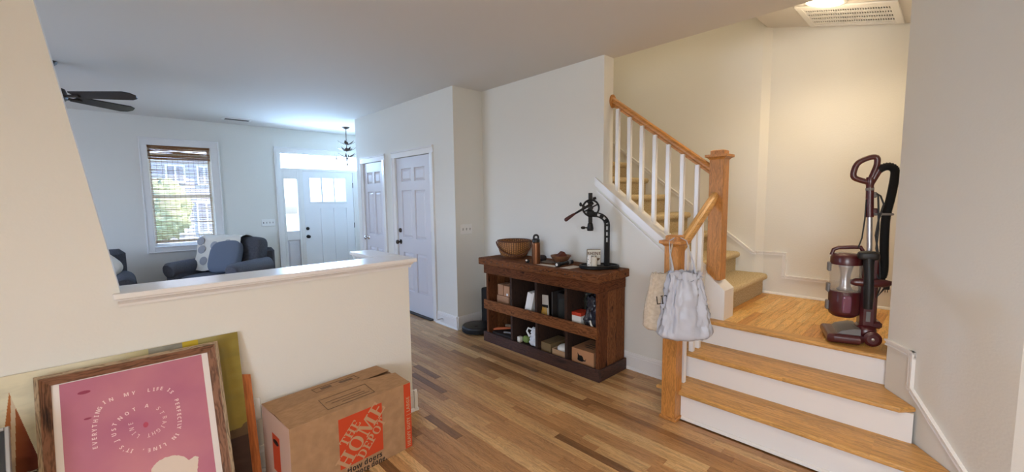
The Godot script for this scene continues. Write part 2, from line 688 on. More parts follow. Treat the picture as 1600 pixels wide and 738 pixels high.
func add_walls() -> void:
	# half wall with the sloping edge of the full-height part on its left
	var m := Mesher.new()
	m.prism([Vector2(-2.6, 0), Vector2(1.445, 0), Vector2(1.445, 1.05), Vector2(-0.004, 1.05), Vector2(-0.238, 2.74), Vector2(-2.6, 2.74)], Vector3(0, 0, -2.578), Vector3.RIGHT, Vector3.UP, Vector3(0, 0, -0.172))
	m.box(Vector3(1.36, 0, -2.75), Vector3(1.445, 1.05, -3.21))
	struct("wall_left", m, M.wall)
	# cap of the half wall: board, fascia and bed mould, returning away from the camera at its right end
	var cap := Mesher.new(0)
	cap.box(Vector3(-0.035, 1.068, -2.795), Vector3(1.492, 1.094, -2.533), 0.004)
	cap.box(Vector3(1.313, 1.068, -3.255), Vector3(1.492, 1.094, -2.794), 0.004)
	struct("trim_1", cap, M.trim)
	var bed := Mesher.new(0)
	var prof := [Vector2(0, 0), Vector2(0.010, 0), Vector2(0.012, 0.012), Vector2(0.022, 0.022), Vector2(0.034, 0.030), Vector2(0.034, 0.038), Vector2(0, 0.038)]
	bed.prism(prof, Vector3(-0.02, 1.031, -2.578), Vector3.BACK, Vector3.UP, Vector3(1.475, 0, 0))
	bed.prism(prof, Vector3(1.445, 1.031, -2.56), Vector3.RIGHT, Vector3.UP, Vector3(0, 0, -0.66))
	bed.prism(prof, Vector3(0.0, 1.031, -2.75), Vector3.FORWARD, Vector3.UP, Vector3(1.36, 0, 0))
	bed.prism(prof, Vector3(1.36, 1.031, -2.75), Vector3.LEFT, Vector3.UP, Vector3(0, 0, -0.47))
	bed.prism(prof, Vector3(1.33, 1.031, -3.21), Vector3.FORWARD, Vector3.UP, Vector3(0.14, 0, 0))
	struct("trim_2", bed, M.trim)
	baseboard("baseboard_left", [[Vector3(-2.5, 0, -2.578), Vector3(1.475, 0, -2.578), Vector3.BACK], [Vector3(1.445, 0, -2.55), Vector3(1.445, 0, -3.24), Vector3.RIGHT]])
	# far wall: openings for the window and for the front door with its sidelight and transom
	wall_box("wall_far", [
		[Vector3(-3.6, 0, -8.012), Vector3(0.385, 2.75, -8.16)], [Vector3(0.385, 0, -8.012), Vector3(1.14, 0.845, -8.16)],
		[Vector3(0.385, 2.325, -8.012), Vector3(1.14, 2.75, -8.16)], [Vector3(1.14, 0, -8.012), Vector3(2.10, 2.75, -8.16)],
		[Vector3(2.10, 2.335, -8.012), Vector3(3.50, 2.75, -8.16)], [Vector3(3.50, 0, -8.012), Vector3(3.75, 2.75, -8.16)]])
	baseboard("baseboard_far", [[Vector3(-3.5, 0, -8.012), Vector3(2.02, 0, -8.012), Vector3.BACK]])
	# closet wall with two doors, its return, and the wall behind the cabinet that runs to the stairs
	wall_box("wall_closet", [
		[Vector3(2.769, 0, -3.85), Vector3(2.90, 2.75, -4.345)], [Vector3(2.769, 2.05, -4.345), Vector3(2.90, 2.75, -5.185)],
		[Vector3(2.769, 0, -5.185), Vector3(2.90, 2.75, -5.56)], [Vector3(2.769, 2.045, -5.56), Vector3(2.90, 2.75, -6.175)],
		[Vector3(2.769, 0, -6.175), Vector3(2.90, 2.75, -6.42)], [Vector3(2.90, 0, -3.85), Vector3(3.19, 2.75, -3.97)],
		[Vector3(2.90, 0, -6.30), Vector3(3.75, 2.75, -6.42)], [Vector3(3.60, 0, -6.42), Vector3(3.75, 2.75, -8.1)]])
	baseboard("baseboard_closet", [[Vector3(2.769, 0, -4.27), Vector3(2.769, 0, -3.822), Vector3.LEFT], [Vector3(2.741, 0, -3.85), Vector3(3.18, 0, -3.85), Vector3.BACK], [Vector3(2.769, 0, -5.47), Vector3(2.769, 0, -5.27), Vector3.LEFT]])
	var r := Mesher.new()
	r.box(Vector3(3.18, 0, -3.97), Vector3(3.324, 3.03, -2.17))
	r.prism([Vector2(-2.17, 0.0), Vector2(-2.17, 1.592), Vector2(-1.285, 0.905), Vector2(-1.285, 0.0)], Vector3(3.18, 0, 0), Vector3.BACK, Vector3.UP, Vector3(0.144, 0, 0))
	struct("wall_right", r, M.wall)
	baseboard("baseboard_right", [[Vector3(3.18, 0, -3.84), Vector3(3.18, 0, -1.29), Vector3.LEFT]])
	# sloping cap and skirt on the knee wall
	var k := Mesher.new()
	k.prism([Vector2(-2.25, 1.654), Vector2(-2.25, 1.678), Vector2(-1.28, 0.925), Vector2(-1.28, 0.900)], Vector3(3.158, 0, 0), Vector3.BACK, Vector3.UP, Vector3(0.19, 0, 0))
	k.prism([Vector2(-2.25, 1.605), Vector2(-2.25, 1.656), Vector2(-1.28, 0.902), Vector2(-1.28, 0.850)], Vector3(3.166, 0, 0), Vector3.BACK, Vector3.UP, Vector3(0.016, 0, 0))
	k.prism([Vector2(-2.23, 1.545), Vector2(-2.23, 1.56), Vector2(-1.28, 0.822), Vector2(-1.28, 0.807)], Vector3(3.168, 0, 0), Vector3.BACK, Vector3.UP, Vector3(0.013, 0, 0))
	struct("trim_3", k, M.trim)
	# white boxed end of the knee wall below the tall newel
	var p := Mesher.new()
	p.prism([Vector2(-1.30, 0.537), Vector2(-1.30, 0.93), Vector2(-1.142, 0.79), Vector2(-1.142, 0.565), Vector2(-1.20, 0.565)], Vector3(3.25, 0, 0), Vector3.BACK, Vector3.UP, Vector3(0.185, 0, 0))
	struct("trim_4", p, M.trim)
	# stairwell: far wall, landing wall, walls above
	var s := Mesher.new()
	s.box(Vector3(4.44, 0, -5.0), Vector3(4.60, 5.4, -1.30))
	s.prism([Vector2(4.44, -1.30), Vector2(4.48, -1.235), Vector2(4.60, -1.235), Vector2(4.60, -1.30)], Vector3(0, 0, 0), Vector3.RIGHT, Vector3.BACK, Vector3(0, 5.4, 0))
	struct("wall_stairs", s, M.wall)
	wall_box("wall_landing", [[Vector3(4.48, 0, -1.235), Vector3(4.60, 3.3, 0.0)]])
	wall_box("wall_upper", [
		[Vector3(3.18, 3.03, -5.0), Vector3(3.324, 5.4, -1.28)], [Vector3(3.18, 0, -5.12), Vector3(4.60, 5.4, -5.0)],
		[Vector3(3.18, 3.03, -1.278), Vector3(4.60, 5.4, -1.15)], [Vector3(3.1, 5.4, -5.2), Vector3(4.7, 5.5, -1.1)], [Vector3(3.19, 0, -6.42), Vector3(3.30, 3.03, -3.97)]])
	# skirt moulding that follows the flight and steps down on the landing
	var t := Mesher.new()
	var line := [Vector3(4.44, 2.30, -3.11), Vector3(4.44, 0.950, -1.324), Vector3(4.44, 0.950, -1.295)]
	moulding(t, line, Vector3(-1, 0, 0))
	moulding(t, [Vector3(4.44, 0.950, -1.303), Vector3(4.48, 0.950, -1.238)], Vector3(-1, 0, 0))
	moulding(t, [Vector3(4.48, 0.950, -1.245), Vector3(4.48, 0.950, -1.061), Vector3(4.48, 0.737, -1.061), Vector3(4.48, 0.737, -0.2)], Vector3(-1, 0, 0))
	struct("trim_5", t, M.trim)
	var q := Mesher.new()
	q.prism([Vector2(0, 0), Vector2(0.02, 0), Vector2(0.019, 0.008), Vector2(0.014, 0.015), Vector2(0.006, 0.02), Vector2(0, 0.02)], Vector3(4.48, 0.565, -1.235), Vector3.LEFT, Vector3.UP, Vector3(0, 0, 1.05))
	struct("baseboard_landing", q, M.trim)
	# wall on the right that meets the steps at an angle
	var d := Vector3(-0.82, 0, 0.572).normalized()
	var c0 := Vector3(3.165, 0, -0.221)
	var e0 := Vector3(2.540, 0, 0.215)
	var w := Mesher.new()
	w.prism([Vector2(c0.x, c0.z), Vector2(e0.x, e0.z), Vector2(1.24, 2.6), Vector2(1.5, 2.6), Vector2(2.75, 0.4), Vector2(3.25, 0.02), Vector2(4.48, 0.02), Vector2(4.48, -0.19), Vector2(3.19, -0.19)], Vector3.ZERO, Vector3.RIGHT, Vector3.BACK, Vector3(0, 3.2, 0))
	struct("wall_near", w, M.wall)
	var nrm := Vector3(-d.z, 0, d.x)
	if nrm.dot(Vector3(-1, 0, 0)) < 0:
		nrm = -nrm
	var p0 := Vector3(2.989, 0, -0.098)
	var pt := func(u: float, y: float) -> Vector3: return p0 + d * u + Vector3(0, y, 0)
	var k2 := Mesher.new()
	moulding(k2, [pt.call(-0.20, 0.652), pt.call(-0.012, 0.652), pt.call(-0.012, 0.468), pt.call(0.62, 0.063)], nrm, 0.036)
	struct("trim_6", k2, M.trim)
	# ceilings
	wall_box("ceiling", [[Vector3(-3.7, 2.73, -8.2), Vector3(3.324, 3.03, 2.75)], [Vector3(3.324, 2.73, -8.2), Vector3(3.75, 3.03, -6.2)]], M.ceiling)
	var lc := Mesher.new()
	lc.prism([Vector2(-1.278, 3.030), Vector2(-1.278, 3.16), Vector2(0.02, 3.16), Vector2(0.02, 2.703)], Vector3(3.3, 0, 0), Vector3.BACK, Vector3.UP, Vector3(1.3, 0, 0))
	struct("ceiling", lc, M.ceiling)
	# the rest of the two rooms, outside the frame
	wall_box("wall_living", [
		[Vector3(-3.5, 0, -8.1), Vector3(-3.65, 2.75, -6.5)], [Vector3(-3.5, 0, -4.3), Vector3(-3.65, 2.75, -2.58)],
		[Vector3(-3.5, 0, -6.5), Vector3(-3.65, 0.9, -4.3)], [Vector3(-3.5, 2.3, -6.5), Vector3(-3.65, 2.75, -4.3)], [Vector3(-3.6, 0, -2.578), Vector3(-2.55, 2.75, -2.75)]])
	wall_box("wall_dining", [[Vector3(-2.6, 0, -2.578), Vector3(-2.75, 2.75, 0.1)], [Vector3(-2.6, 0, 2.1), Vector3(-2.75, 2.75, 2.7)], [Vector3(-2.6, 0, 0.1), Vector3(-2.75, 0.7, 2.1)], [Vector3(-2.6, 2.2, 0.1), Vector3(-2.75, 2.75, 2.1)]])
	wall_box("wall_rear", [
		[Vector3(-2.75, 0, 2.6), Vector3(2.75, 2.75, 2.75)]])


func moulding(m: Mesher, line: Array, out: Vector3, width := 0.034) -> void:
	# a double-beaded strip along a line on a wall
	for i in line.size() - 1:
		var a: Vector3 = line[i]
		var b: Vector3 = line[i + 1]
		var t := (b - a).normalized()
		var s := t.cross(out).normalized()
		if s.y < -0.01 or (absf(s.y) <= 0.01 and s.z < 0):
			s = -s
		var w := width
		m.prism([Vector2(-w / 2, 0), Vector2(w / 2, 0), Vector2(w / 2, 0.017), Vector2(w * 0.2, 0.017), Vector2(w * 0.12, 0.008), Vector2(-w * 0.2, 0.008), Vector2(-w * 0.3, 0.012), Vector2(-w / 2, 0.012)], a - t * w * 0.5, s, out * (1.0 + 0.03 * i), b - a + t * w)


# ---------------------------------------------------------------- doors and windows
func casing(parent: Node3D, o: Vector3, ax: Vector3, out: Vector3, w: float, h: float, cw := 0.085, called := "casing") -> void:
	# around an opening that starts at o, runs w along ax and is h high
	var m := Mesher.new(1)
	var prof := [Vector2(0, 0), Vector2(0.0, 0.012), Vector2(cw * 0.6, 0.017), Vector2(cw * 0.72, 0.017), Vector2(cw * 0.76, 0.024), Vector2(cw, 0.024), Vector2(cw, 0)]
	m.prism(prof, o, -ax, out, Vector3.UP * h)
	m.prism(prof, o + ax * w, ax, out, Vector3.UP * h)
	m.prism(prof, o + Vector3.UP * h - ax * cw, Vector3.UP, out, ax * (w + 2 * cw))
	part(parent, called, m, M.trim)


func raised_panel(parent: Node3D, lo: Vector3, hi: Vector3, ax: Vector3, out: Vector3) -> void:
	# lo and hi are opposite corners on the door's face; ax runs along its width
	var c := (lo + hi) / 2.0
	var w := absf((hi - lo).dot(ax))
	var h := absf(hi.y - lo.y)
	var m := Mesher.new(1)
	var ring := func(i: float, d: float) -> Array:
		var a := ax * (w / 2 - i)
		var b := Vector3.UP * (h / 2 - i)
		var q := c + out * d
		return [q - a - b, q + a - b, q + a + b, q - a + b]
	var rings := [ring.call(0.0, 0.0), ring.call(0.006, -0.016), ring.call(0.014, -0.016), ring.call(0.038, -0.003)]
	for k in 3:
		for i in 4:
			var j := (i + 1) % 4
			m.face([rings[k][i], rings[k][j], rings[k + 1][j], rings[k + 1][i]], out)
	m.face(rings[3], out)
	part(parent, "panel", m, M.door)


func six_panel_door(called: String, z0: float, z1: float, h: float, deadbolt: bool, label: String) -> void:
	# in the closet wall, hinged at z1 (the side nearer the camera)
	var x := 2.775
	var o := struct(called, Mesher.new().box(Vector3(x + 0.018, 0.014, z0 + 0.006), Vector3(x + 0.036, h - 0.006, z1 - 0.006)), M.door, label, "door")
	var w := z1 - z0
	var st := w * 0.155
	var mid := w * 0.09
	var pw := (w - 2 * st - mid) / 2
	var rows := [[0.285, 0.80], [0.99, 1.615], [1.73, 1.90]]
	var f := Mesher.new(1)
	for a in [[z0 + 0.006, z0 + st], [z0 + st + pw, z1 - st - pw], [z1 - st, z1 - 0.006]]:
		f.box(Vector3(x, 0.014, a[0]), Vector3(x + 0.019, h - 0.006, a[1]))
	var ys := [[0.012, 0.285], [0.80, 0.99], [1.615, 1.73], [1.90, h - 0.006]]
	for y in ys:
		for a in [[z0 + st, z0 + st + pw], [z1 - st - pw, z1 - st]]:
			f.box(Vector3(x, y[0], a[0]), Vector3(x + 0.019, y[1], a[1]))
	part(o, "stiles", f, M.door)
	for y in rows:
		for a in [[z0 + st, z0 + st + pw], [z1 - st - pw, z1 - st]]:
			raised_panel(o, Vector3(x, y[0], a[0]), Vector3(x, y[1], a[1]), Vector3.BACK, Vector3.LEFT)
	var jamb := Mesher.new(1)
	jamb.box(Vector3(2.765, 0, z0 - 0.02), Vector3(2.90, h, z0))
	jamb.box(Vector3(2.765, 0, z1), Vector3(2.90, h, z1 + 0.02))
	jamb.box(Vector3(2.765, h, z0 - 0.02), Vector3(2.90, h + 0.02, z1 + 0.02))
	part(o, "jamb", jamb, M.trim)
	casing(o, Vector3(2.769, 0, z0 - 0.008), Vector3.BACK, Vector3.LEFT, w + 0.016, h + 0.004)
	for y in [0.265, 1.06, 1.835]:
		var hg := Mesher.new()
		hg.rod(Vector3(x - 0.006, y - 0.045, z1 + 0.002), Vector3(x - 0.006, y + 0.045, z1 + 0.002), 0.008, 8)
		hg.box(Vector3(x - 0.003, y - 0.045, z1 - 0.012), Vector3(x + 0.002, y + 0.045, z1 + 0.012))
		part(o, "hinge", hg, M.bronze)
	knob(o, Vector3(x, 0.93, z0 + 0.062), Vector3.LEFT, M.bronze if deadbolt else M.chrome)
	if deadbolt:
		knob(o, Vector3(x, 1.085, z0 + 0.065), Vector3.LEFT, M.bronze, 0.6, "deadbolt")
		part(o, "threshold", Mesher.new().box(Vector3(2.72, 0.0, z0), Vector3(2.90, 0.014, z1), 0.004), M.bronze)


func knob(parent: Node3D, at: Vector3, out: Vector3, material: Material, size := 1.0, called := "doorknob") -> void:
	var m := Mesher.new()
	m.xf = Transform3D(Basis(Quaternion(Vector3.UP, out)), at)
	if size < 1.0:
		m.lathe([Vector2(0.030, 0), Vector2(0.030, 0.006), Vector2(0.026, 0.018), Vector2(0.0, 0.020)], 18)
	else:
		m.lathe([Vector2(0.032, 0), Vector2(0.032, 0.005), Vector2(0.013, 0.012), Vector2(0.011, 0.030), Vector2(0.024, 0.040), Vector2(0.030, 0.052), Vector2(0.026, 0.064), Vector2(0.012, 0.070), Vector2(0, 0.071)], 18)
	part(parent, called, m, material)


func add_doors() -> void:
	six_panel_door("door_1", -6.17, -5.566, 2.04, false, "narrow white six-panel closet door with a bright round knob, nearer the front door")
	six_panel_door("door_2", -5.18, -4.35, 2.045, true, "wide white six-panel door with dark knob and deadbolt, left of the wall corner")
	# front door with three lites over three panels
	var z := -8.075
	var d := Mesher.new(1)
	for a in [[2.468, 2.584, 0.02, 2.018], [3.226, 3.366, 0.02, 2.018], [2.584, 3.226, 1.90, 2.018], [2.584, 3.226, 1.352, 1.475], [2.584, 3.226, 0.02, 0.22], [2.775, 2.803, 1.475, 1.90], [3.002, 3.028, 1.475, 1.90], [2.752, 2.840, 0.22, 1.352], [2.990, 3.072, 0.22, 1.352]]:
		d.box(Vector3(a[0], a[2], z), Vector3(a[1], a[3], z + 0.045), 0.0)
	var door := struct("door_3", d, M.front_door, "white craftsman front door with three glass lites over three flat panels", "door")
	for a in [[2.584, 2.752], [2.840, 2.990], [3.072, 3.226]]:
		part(door, "panel", Mesher.new(1).box(Vector3(a[0], 0.22, z + 0.012), Vector3(a[1], 1.352, z + 0.033)), M.front_door)
	for a in [[2.584, 2.775], [2.803, 3.002], [3.028, 3.226]]:
		part(door, "pane", Mesher.new().box(Vector3(a[0], 1.475, z + 0.018), Vector3(a[1], 1.90, z + 0.024)), M.glass)
	part(door, "sill_moulding", Mesher.new(0).box(Vector3(2.57, 1.445, z + 0.045), Vector3(3.24, 1.475, z + 0.054), 0.004), M.front_door)
	knob(door, Vector3(2.508, 0.848, z + 0.045), Vector3.BACK, M.iron)
	knob(door, Vector3(2.508, 0.992, z + 0.045), Vector3.BACK, M.iron, 0.6, "deadbolt")
	for y in [0.3, 1.01, 1.775]:
		part(door, "hinge", Mesher.new().rod(Vector3(3.368, y - 0.05, z + 0.05), Vector3(3.368, y + 0.05, z + 0.05), 0.008, 8), M.bronze)
	var fr := Mesher.new(1)
	for a in [[2.10, 2.125, 0, 2.335], [2.405, 2.465, 0, 2.06], [3.37, 3.40, 0, 2.06], [3.47, 3.50, 0, 2.335], [2.10, 3.50, 2.310, 2.335], [2.10, 3.50, 2.02, 2.065], [2.125, 2.16, 0.02, 2.02], [2.368, 2.405, 0.02, 2.02], [2.16, 2.368, 1.878, 2.02], [2.16, 2.368, 0.80, 0.965], [2.16, 2.368, 0.02, 0.2], [3.40, 3.47, 0, 2.02]]:
		fr.box(Vector3(a[0], a[2], -8.10), Vector3(a[1], a[3], -8.018 - (0.002 if a[1] - a[0] > a[3] - a[2] else 0.0)), 0.003)
	part(door, "frame", fr, M.trim)
	raised_panel(door, Vector3(2.16, 0.2, -8.03), Vector3(2.368, 0.80, -8.03), Vector3.RIGHT, Vector3.BACK)
	part(door, "sidelight_pane", Mesher.new().box(Vector3(2.16, 0.965, -8.066), Vector3(2.368, 1.878, -8.060)), M.glass)
	part(door, "transom_pane", Mesher.new().box(Vector3(2.125, 2.065, -8.066), Vector3(3.47, 2.31, -8.060)), M.glass)
	casing(door, Vector3(2.115, 0, -8.012), Vector3.RIGHT, Vector3.BACK, 1.37, 2.332, 0.09)
	# living-room window with a roman shade of woven wood
	var w := Mesher.new(1)
	for a in [[0.385, 0.425, 0.845, 2.325], [1.10, 1.14, 0.845, 2.325], [0.385, 1.14, 2.285, 2.325], [0.385, 1.14, 0.845, 0.885], [0.42, 1.105, 1.56, 1.605]]:
		w.box(Vector3(a[0], a[2], -8.13), Vector3(a[1], a[3], -8.08 - (0.002 if a[1] - a[0] > a[3] - a[2] else 0.0)), 0.003)
	for a in [[0.375, 0.388], [1.137, 1.15]]:
		w.box(Vector3(a[0], 0.84, -8.13), Vector3(a[1], 2.33, -8.012))
	var win := struct("window_1", w, M.trim, "white sash window in the far wall behind the woven shade", "window")
	for y in [[0.885, 1.56], [1.605, 2.285]]:
		part(win, "pane", Mesher.new().box(Vector3(0.425, y[0], -8.108), Vector3(1.10, y[1], -8.103)), M.glass)
	var cs := Mesher.new(1)
	for a in [[0.300, 0.388, 0.755, 2.322], [1.137, 1.245, 0.755, 2.322], [0.300, 1.245, 2.322, 2.43], [0.388, 1.137, 0.755, 0.838]]:
		cs.box(Vector3(a[0], a[2], -8.012), Vector3(a[1], a[3], -7.994), 0.003)
	for a in [[0.300, 0.318, 0.773, 2.412], [1.227, 1.245, 0.773, 2.412], [0.300, 1.245, 2.412, 2.43], [0.300, 1.245, 0.755, 0.773]]:
		cs.box(Vector3(a[0], a[2], -8.0), Vector3(a[1], a[3], -7.986), 0.003)
	part(win, "casing", cs, M.trim)
	part(win, "sill", Mesher.new(0).box(Vector3(0.385, 0.828, -8.13), Vector3(1.14, 0.846, -7.985), 0.004), M.trim)
	for v in [["window_2", Vector3(-3.58, 0.9, -6.5), Vector3(0, 0, 1), 2.2, 1.4], ["window_3", Vector3(-2.68, 0.7, 0.1), Vector3(0, 0, 1), 2.0, 1.5]]:
		var g := Mesher.new(1)
		var ax: Vector3 = v[2]
		var th := Vector3(0.02, 0, 0) if ax.z > 0 else Vector3(0, 0, 0.02)
		for a in [[0.0, 0.05, 0.0, v[4]], [v[3] - 0.05, v[3], 0.0, v[4]], [0.0, v[3], 0.0, 0.05], [0.0, v[3], v[4] - 0.05, v[4]], [v[3] / 2 - 0.03, v[3] / 2 + 0.03, 0.0, v[4]]]:
			g.box(v[1] + ax * a[0] + Vector3(0, a[2], 0) - th, v[1] + ax * a[1] + Vector3(0, a[3], 0) + th)
		var o := struct(v[0], g, M.trim)
		part(o, "pane", Mesher.new().box(v[1] - th * 0.1, v[1] + ax * v[3] + Vector3(0, v[4], 0) + th * 0.1), M.glass)
	# shade
	var sh := thing("bamboo_shade", "brown woven bamboo roman shade lowered over the living room window", "window shade", Vector3(0.76, 0.86, -8.05))
	var reed_m := paint(rgb(206, 182, 150), 0.7)
	reed_m.backlight_enabled = true
	reed_m.backlight = Color(0.42, 0.34, 0.27)
	var brown := paint(rgb(128, 84, 46), 0.7)
	brown.backlight_enabled = true
	brown.backlight = Color(0.16, 0.08, 0.03)
	var reeds := Mesher.new(0)
	var y := 0.93
	while y < 2.30:
		var tck := rng.randf_range(0.0055, 0.0095)
		var tl := rng.randf_range(-0.006, 0.006)
		reeds.prism([Vector2(0.402, -tck / 2 - tl), Vector2(1.118, -tck / 2 + tl), Vector2(1.118, tck / 2 + tl), Vector2(0.402, tck / 2 - tl)], Vector3(0, y, -8.045), Vector3.RIGHT, Vector3.UP, Vector3(0, 0, 0.002))
		y += rng.randf_range(0.0115, 0.0150)
	part(sh, "reeds", reeds, reed_m).set_meta("kind", "stuff")
	var val := Mesher.new(0)
	y = 2.128
	while y < 2.322:
		var tck := rng.randf_range(0.005, 0.009)
		var tl := rng.randf_range(-0.008, 0.008) if y > 2.15 and y < 2.30 else 0.0
		val.prism([Vector2(0.394, -tck / 2 - tl), Vector2(1.128, -tck / 2 + tl), Vector2(1.128, tck / 2 + tl), Vector2(0.394, tck / 2 - tl)], Vector3(0, y, -8.025), Vector3.RIGHT, Vector3.UP, Vector3(0, 0, 0.003))
		y += rng.randf_range(0.0075, 0.0105)
	part(sh, "valance", val, brown).set_meta("kind", "stuff")
	part(sh, "hem", Mesher.new(0).box(Vector3(0.40, 0.895, -8.05), Vector3(1.12, 0.93, -8.042)), reed_m)
	var th2 := Mesher.new(1)
	for k in 12:
		var x := 0.42 + k * 0.0624
		th2.box(Vector3(x - 0.0012, 0.9, -8.0425), Vector3(x + 0.0012, 2.32, -8.041))
	part(sh, "threads", th2, brown).set_meta("kind", "stuff")
	part(sh, "headrail", Mesher.new(0).box(Vector3(0.394, 2.305, -8.06), Vector3(1.128, 2.325, -8.02)), brown)


func switch_plate(at: Vector3, ax: Vector3, out: Vector3, gangs: int, w: float, h: float, label: String) -> void:
	var o := thing("switch_plate", label, "light switch", at)
	var m := Mesher.new()
	m.xf = Transform3D(Basis(ax, Vector3.UP, out), at)
	m.box(Vector3(-w / 2, -h / 2, 0), Vector3(w / 2, h / 2, 0.006), 0.003)
	part(o, "plate", m, M.white_plastic)
	for k in gangs:
		var t := Mesher.new()
		t.xf = m.xf
		var x := (k - (gangs - 1) / 2.0) * w / (gangs + 0.3)
		t.box(Vector3(x - 0.006, -0.014, 0.004), Vector3(x + 0.006, 0.014, 0.0075))
		t.prism([Vector2(0.0, -0.004), Vector2(0.014, 0.004), Vector2(0.014, 0.009), Vector2(0.0, 0.007)], Vector3(x - 0.004, 0, 0.004), Vector3.BACK, Vector3.UP, Vector3(0.008, 0, 0))
		part(o, "toggle", t, M.grey_plastic if gangs == 4 and k == 0 else paint(rgb(176, 172, 166), 0.4))


func add_fittings() -> void:
	switch_plate(Vector3(2.915, 1.149, -3.85), Vector3.RIGHT, Vector3.BACK, 3, 0.165, 0.115, "white three-toggle switch plate on the narrow wall left of the cabinet")
	switch_plate(Vector3(1.875, 1.13, -8.012), Vector3.RIGHT, Vector3.BACK, 4, 0.205, 0.115, "white four-toggle switch plate on the wall left of the front door")
	var at := Vector3(0.468, 0.36, -2.578)
	var o := thing("power_outlet", "white duplex power outlet low on the half wall behind the cardboard box", "outlet", at)
	part(o, "plate", Mesher.new().box(at + Vector3(-0.04, -0.062, 0), at + Vector3(0.04, 0.062, 0.006), 0.003), M.white_plastic)
	for y in [-0.022, 0.022]:
		var f := Mesher.new()
		f.xf = Transform3D(Basis(Quaternion(Vector3.UP, Vector3.BACK)), at + Vector3(0, y, 0.006))
		f.lathe([Vector2(0.017, 0), Vector2(0.017, 0.002), Vector2(0, 0.002)], 18)
		var rc := part(o, "receptacle", f, M.white_plastic)
		var sl := Mesher.new()
		for x in [-0.007, 0.007]:
			sl.box(at + Vector3(x - 0.0013, y - 0.004, 0.008), at + Vector3(x + 0.0013, y + 0.006, 0.0086))
		sl.box(at + Vector3(-0.002, y - 0.011, 0.008), at + Vector3(0.002, y - 0.008, 0.0086))
		part(rc, "slots", sl, M.black)
	# return-air grille and round lamp on the sloping landing ceiling
	var b := Basis(Vector3.RIGHT, Vector3(0, 0.970, 0.243).normalized(), Vector3(0, -0.243, 0.970).normalized())
	var gc := Vector3(4.18, 2.868, -0.64)
	var gr := thing("return_air_grille", "white slotted return air grille on the landing ceiling", "air vent", gc, b)
	var fm := Mesher.new()
	for a in [[-0.27, -0.225, -0.31, 0.31], [0.225, 0.27, -0.31, 0.31], [-0.23, 0.23, -0.31, -0.265], [-0.23, 0.23, 0.265, 0.31]]:
		fm.box(Vector3(a[0], -0.012, a[2]), Vector3(a[1], 0.0, a[3]), 0.003)
	for k in 5:
		var x := -0.19 + k * 0.095
		fm.box(Vector3(x - 0.022, -0.009, -0.27), Vector3(x + 0.022, -0.002, 0.27), 0.001)
	local_part(gr, "frame", fm, M.white)
	local_part(gr, "duct_mouth", Mesher.new().box(Vector3(-0.24, -0.002, -0.28), Vector3(0.24, 0.0, 0.28)), M.matte_black)
	var fins := Mesher.new()
	for k in 36:
		var zz := -0.26 + k * 0.0149
		fins.box(Vector3(-0.235, -0.008, zz - 0.003), Vector3(0.235, -0.002, zz + 0.003))
	local_part(gr, "fins", fins, M.white).set_meta("kind", "stuff")
	var lt := thing("ceiling_lamp", "round glowing flush ceiling lamp beside the return air grille", "ceiling light", Vector3(3.80, 2.888, -0.725), b)
	local_part(lt, "trim_ring", Mesher.new().lathe([Vector2(0.0, -0.001), Vector2(0.135, -0.001), Vector2(0.135, -0.014), Vector2(0.115, -0.020), Vector2(0.112, -0.016)], 32), M.white)
	var glow := paint(rgb(255, 240, 215), 0.5)
	glow.emission_enabled = true
	glow.emission = Color(1.0, 0.86, 0.66)
	glow.emission_energy_multiplier = 6.0
	local_part(lt, "diffuser", Mesher.new().lathe([Vector2(0.0, -0.026), Vector2(0.06, -0.024), Vector2(0.10, -0.020), Vector2(0.114, -0.015)], 32), glow)
	var sp := OmniLight3D.new()
	sp.name = "ceiling_lamp_light"
	sp.position = Vector3(3.80, 2.888, -0.725) + b * Vector3(0, -0.135, 0)
	sp.omni_range = 20.0
	sp.omni_attenuation = 2.0
	sp.light_energy = 0.045
	sp.light_color = Color(1.0, 0.90, 0.75)
	sp.light_size = 0.10
	sp.shadow_enabled = true
	add_child(sp)
	var sd := SpotLight3D.new()
	sd.name = "ceiling_lamp_downlight"
	sd.position = sp.position
	sd.rotation_degrees = Vector3(-90, 0, 0)
	sd.spot_angle = 80.0
	sd.spot_angle_attenuation = 0.9
	sd.spot_range = 20.0
	sd.spot_attenuation = 2.0
	sd.light_energy = 0.42
	sd.light_color = Color(1.0, 0.90, 0.75)
	sd.light_size = 0.10
	sd.shadow_enabled = true
	add_child(sd)
	# unseen recessed lamps added behind the camera to brighten the dining side
	for q in [Vector3(-0.5, 2.725, -0.6), Vector3(0.9, 2.725, 0.3), Vector3(-1.0, 2.725, 1.4)]:
		var can := thing("added_recessed_lamp", {-6: "added round recessed ceiling lamp nearest the half wall, outside the frame", 3: "added round recessed ceiling lamp in front of the oak steps, outside the frame", 14: "added round recessed ceiling lamp nearest the rear wall, outside the frame"}[roundi(q.z * 10.0)], "ceiling light", q)
		part(can, "trim_ring", Mesher.new().lathe([Vector2(0.05, 0.004), Vector2(0.085, 0.0), Vector2(0.085, 0.005)], 24, q), M.white)
		part(can, "lens", Mesher.new().lathe([Vector2(0.0, 0.002), Vector2(0.07, 0.0025)], 24, q), glow)
		var l := SpotLight3D.new()
		l.name = "added_recessed_lamp_light"
		l.position = q + Vector3(0, -0.02, 0)
		l.rotation_degrees = Vector3(-90, 0, 0)
		l.spot_angle = 75.0
		l.spot_angle_attenuation = 0.9
		l.spot_range = 20.0
		l.spot_attenuation = 2.0
		l.light_energy = 0.8
		l.light_color = Color(1.0, 0.92, 0.82)
		l.light_size = 0.07
		l.shadow_enabled = true
		add_child(l, true)
	# unseen lamp added up the stairwell to brighten the carpeted flight and its wall
	var hall := Vector3(3.9, 5.38, -2.6)
	var hl := thing("added_hall_lamp", "added unseen flush ceiling lamp above the carpeted flight, brightening the stairwell", "ceiling light", hall)
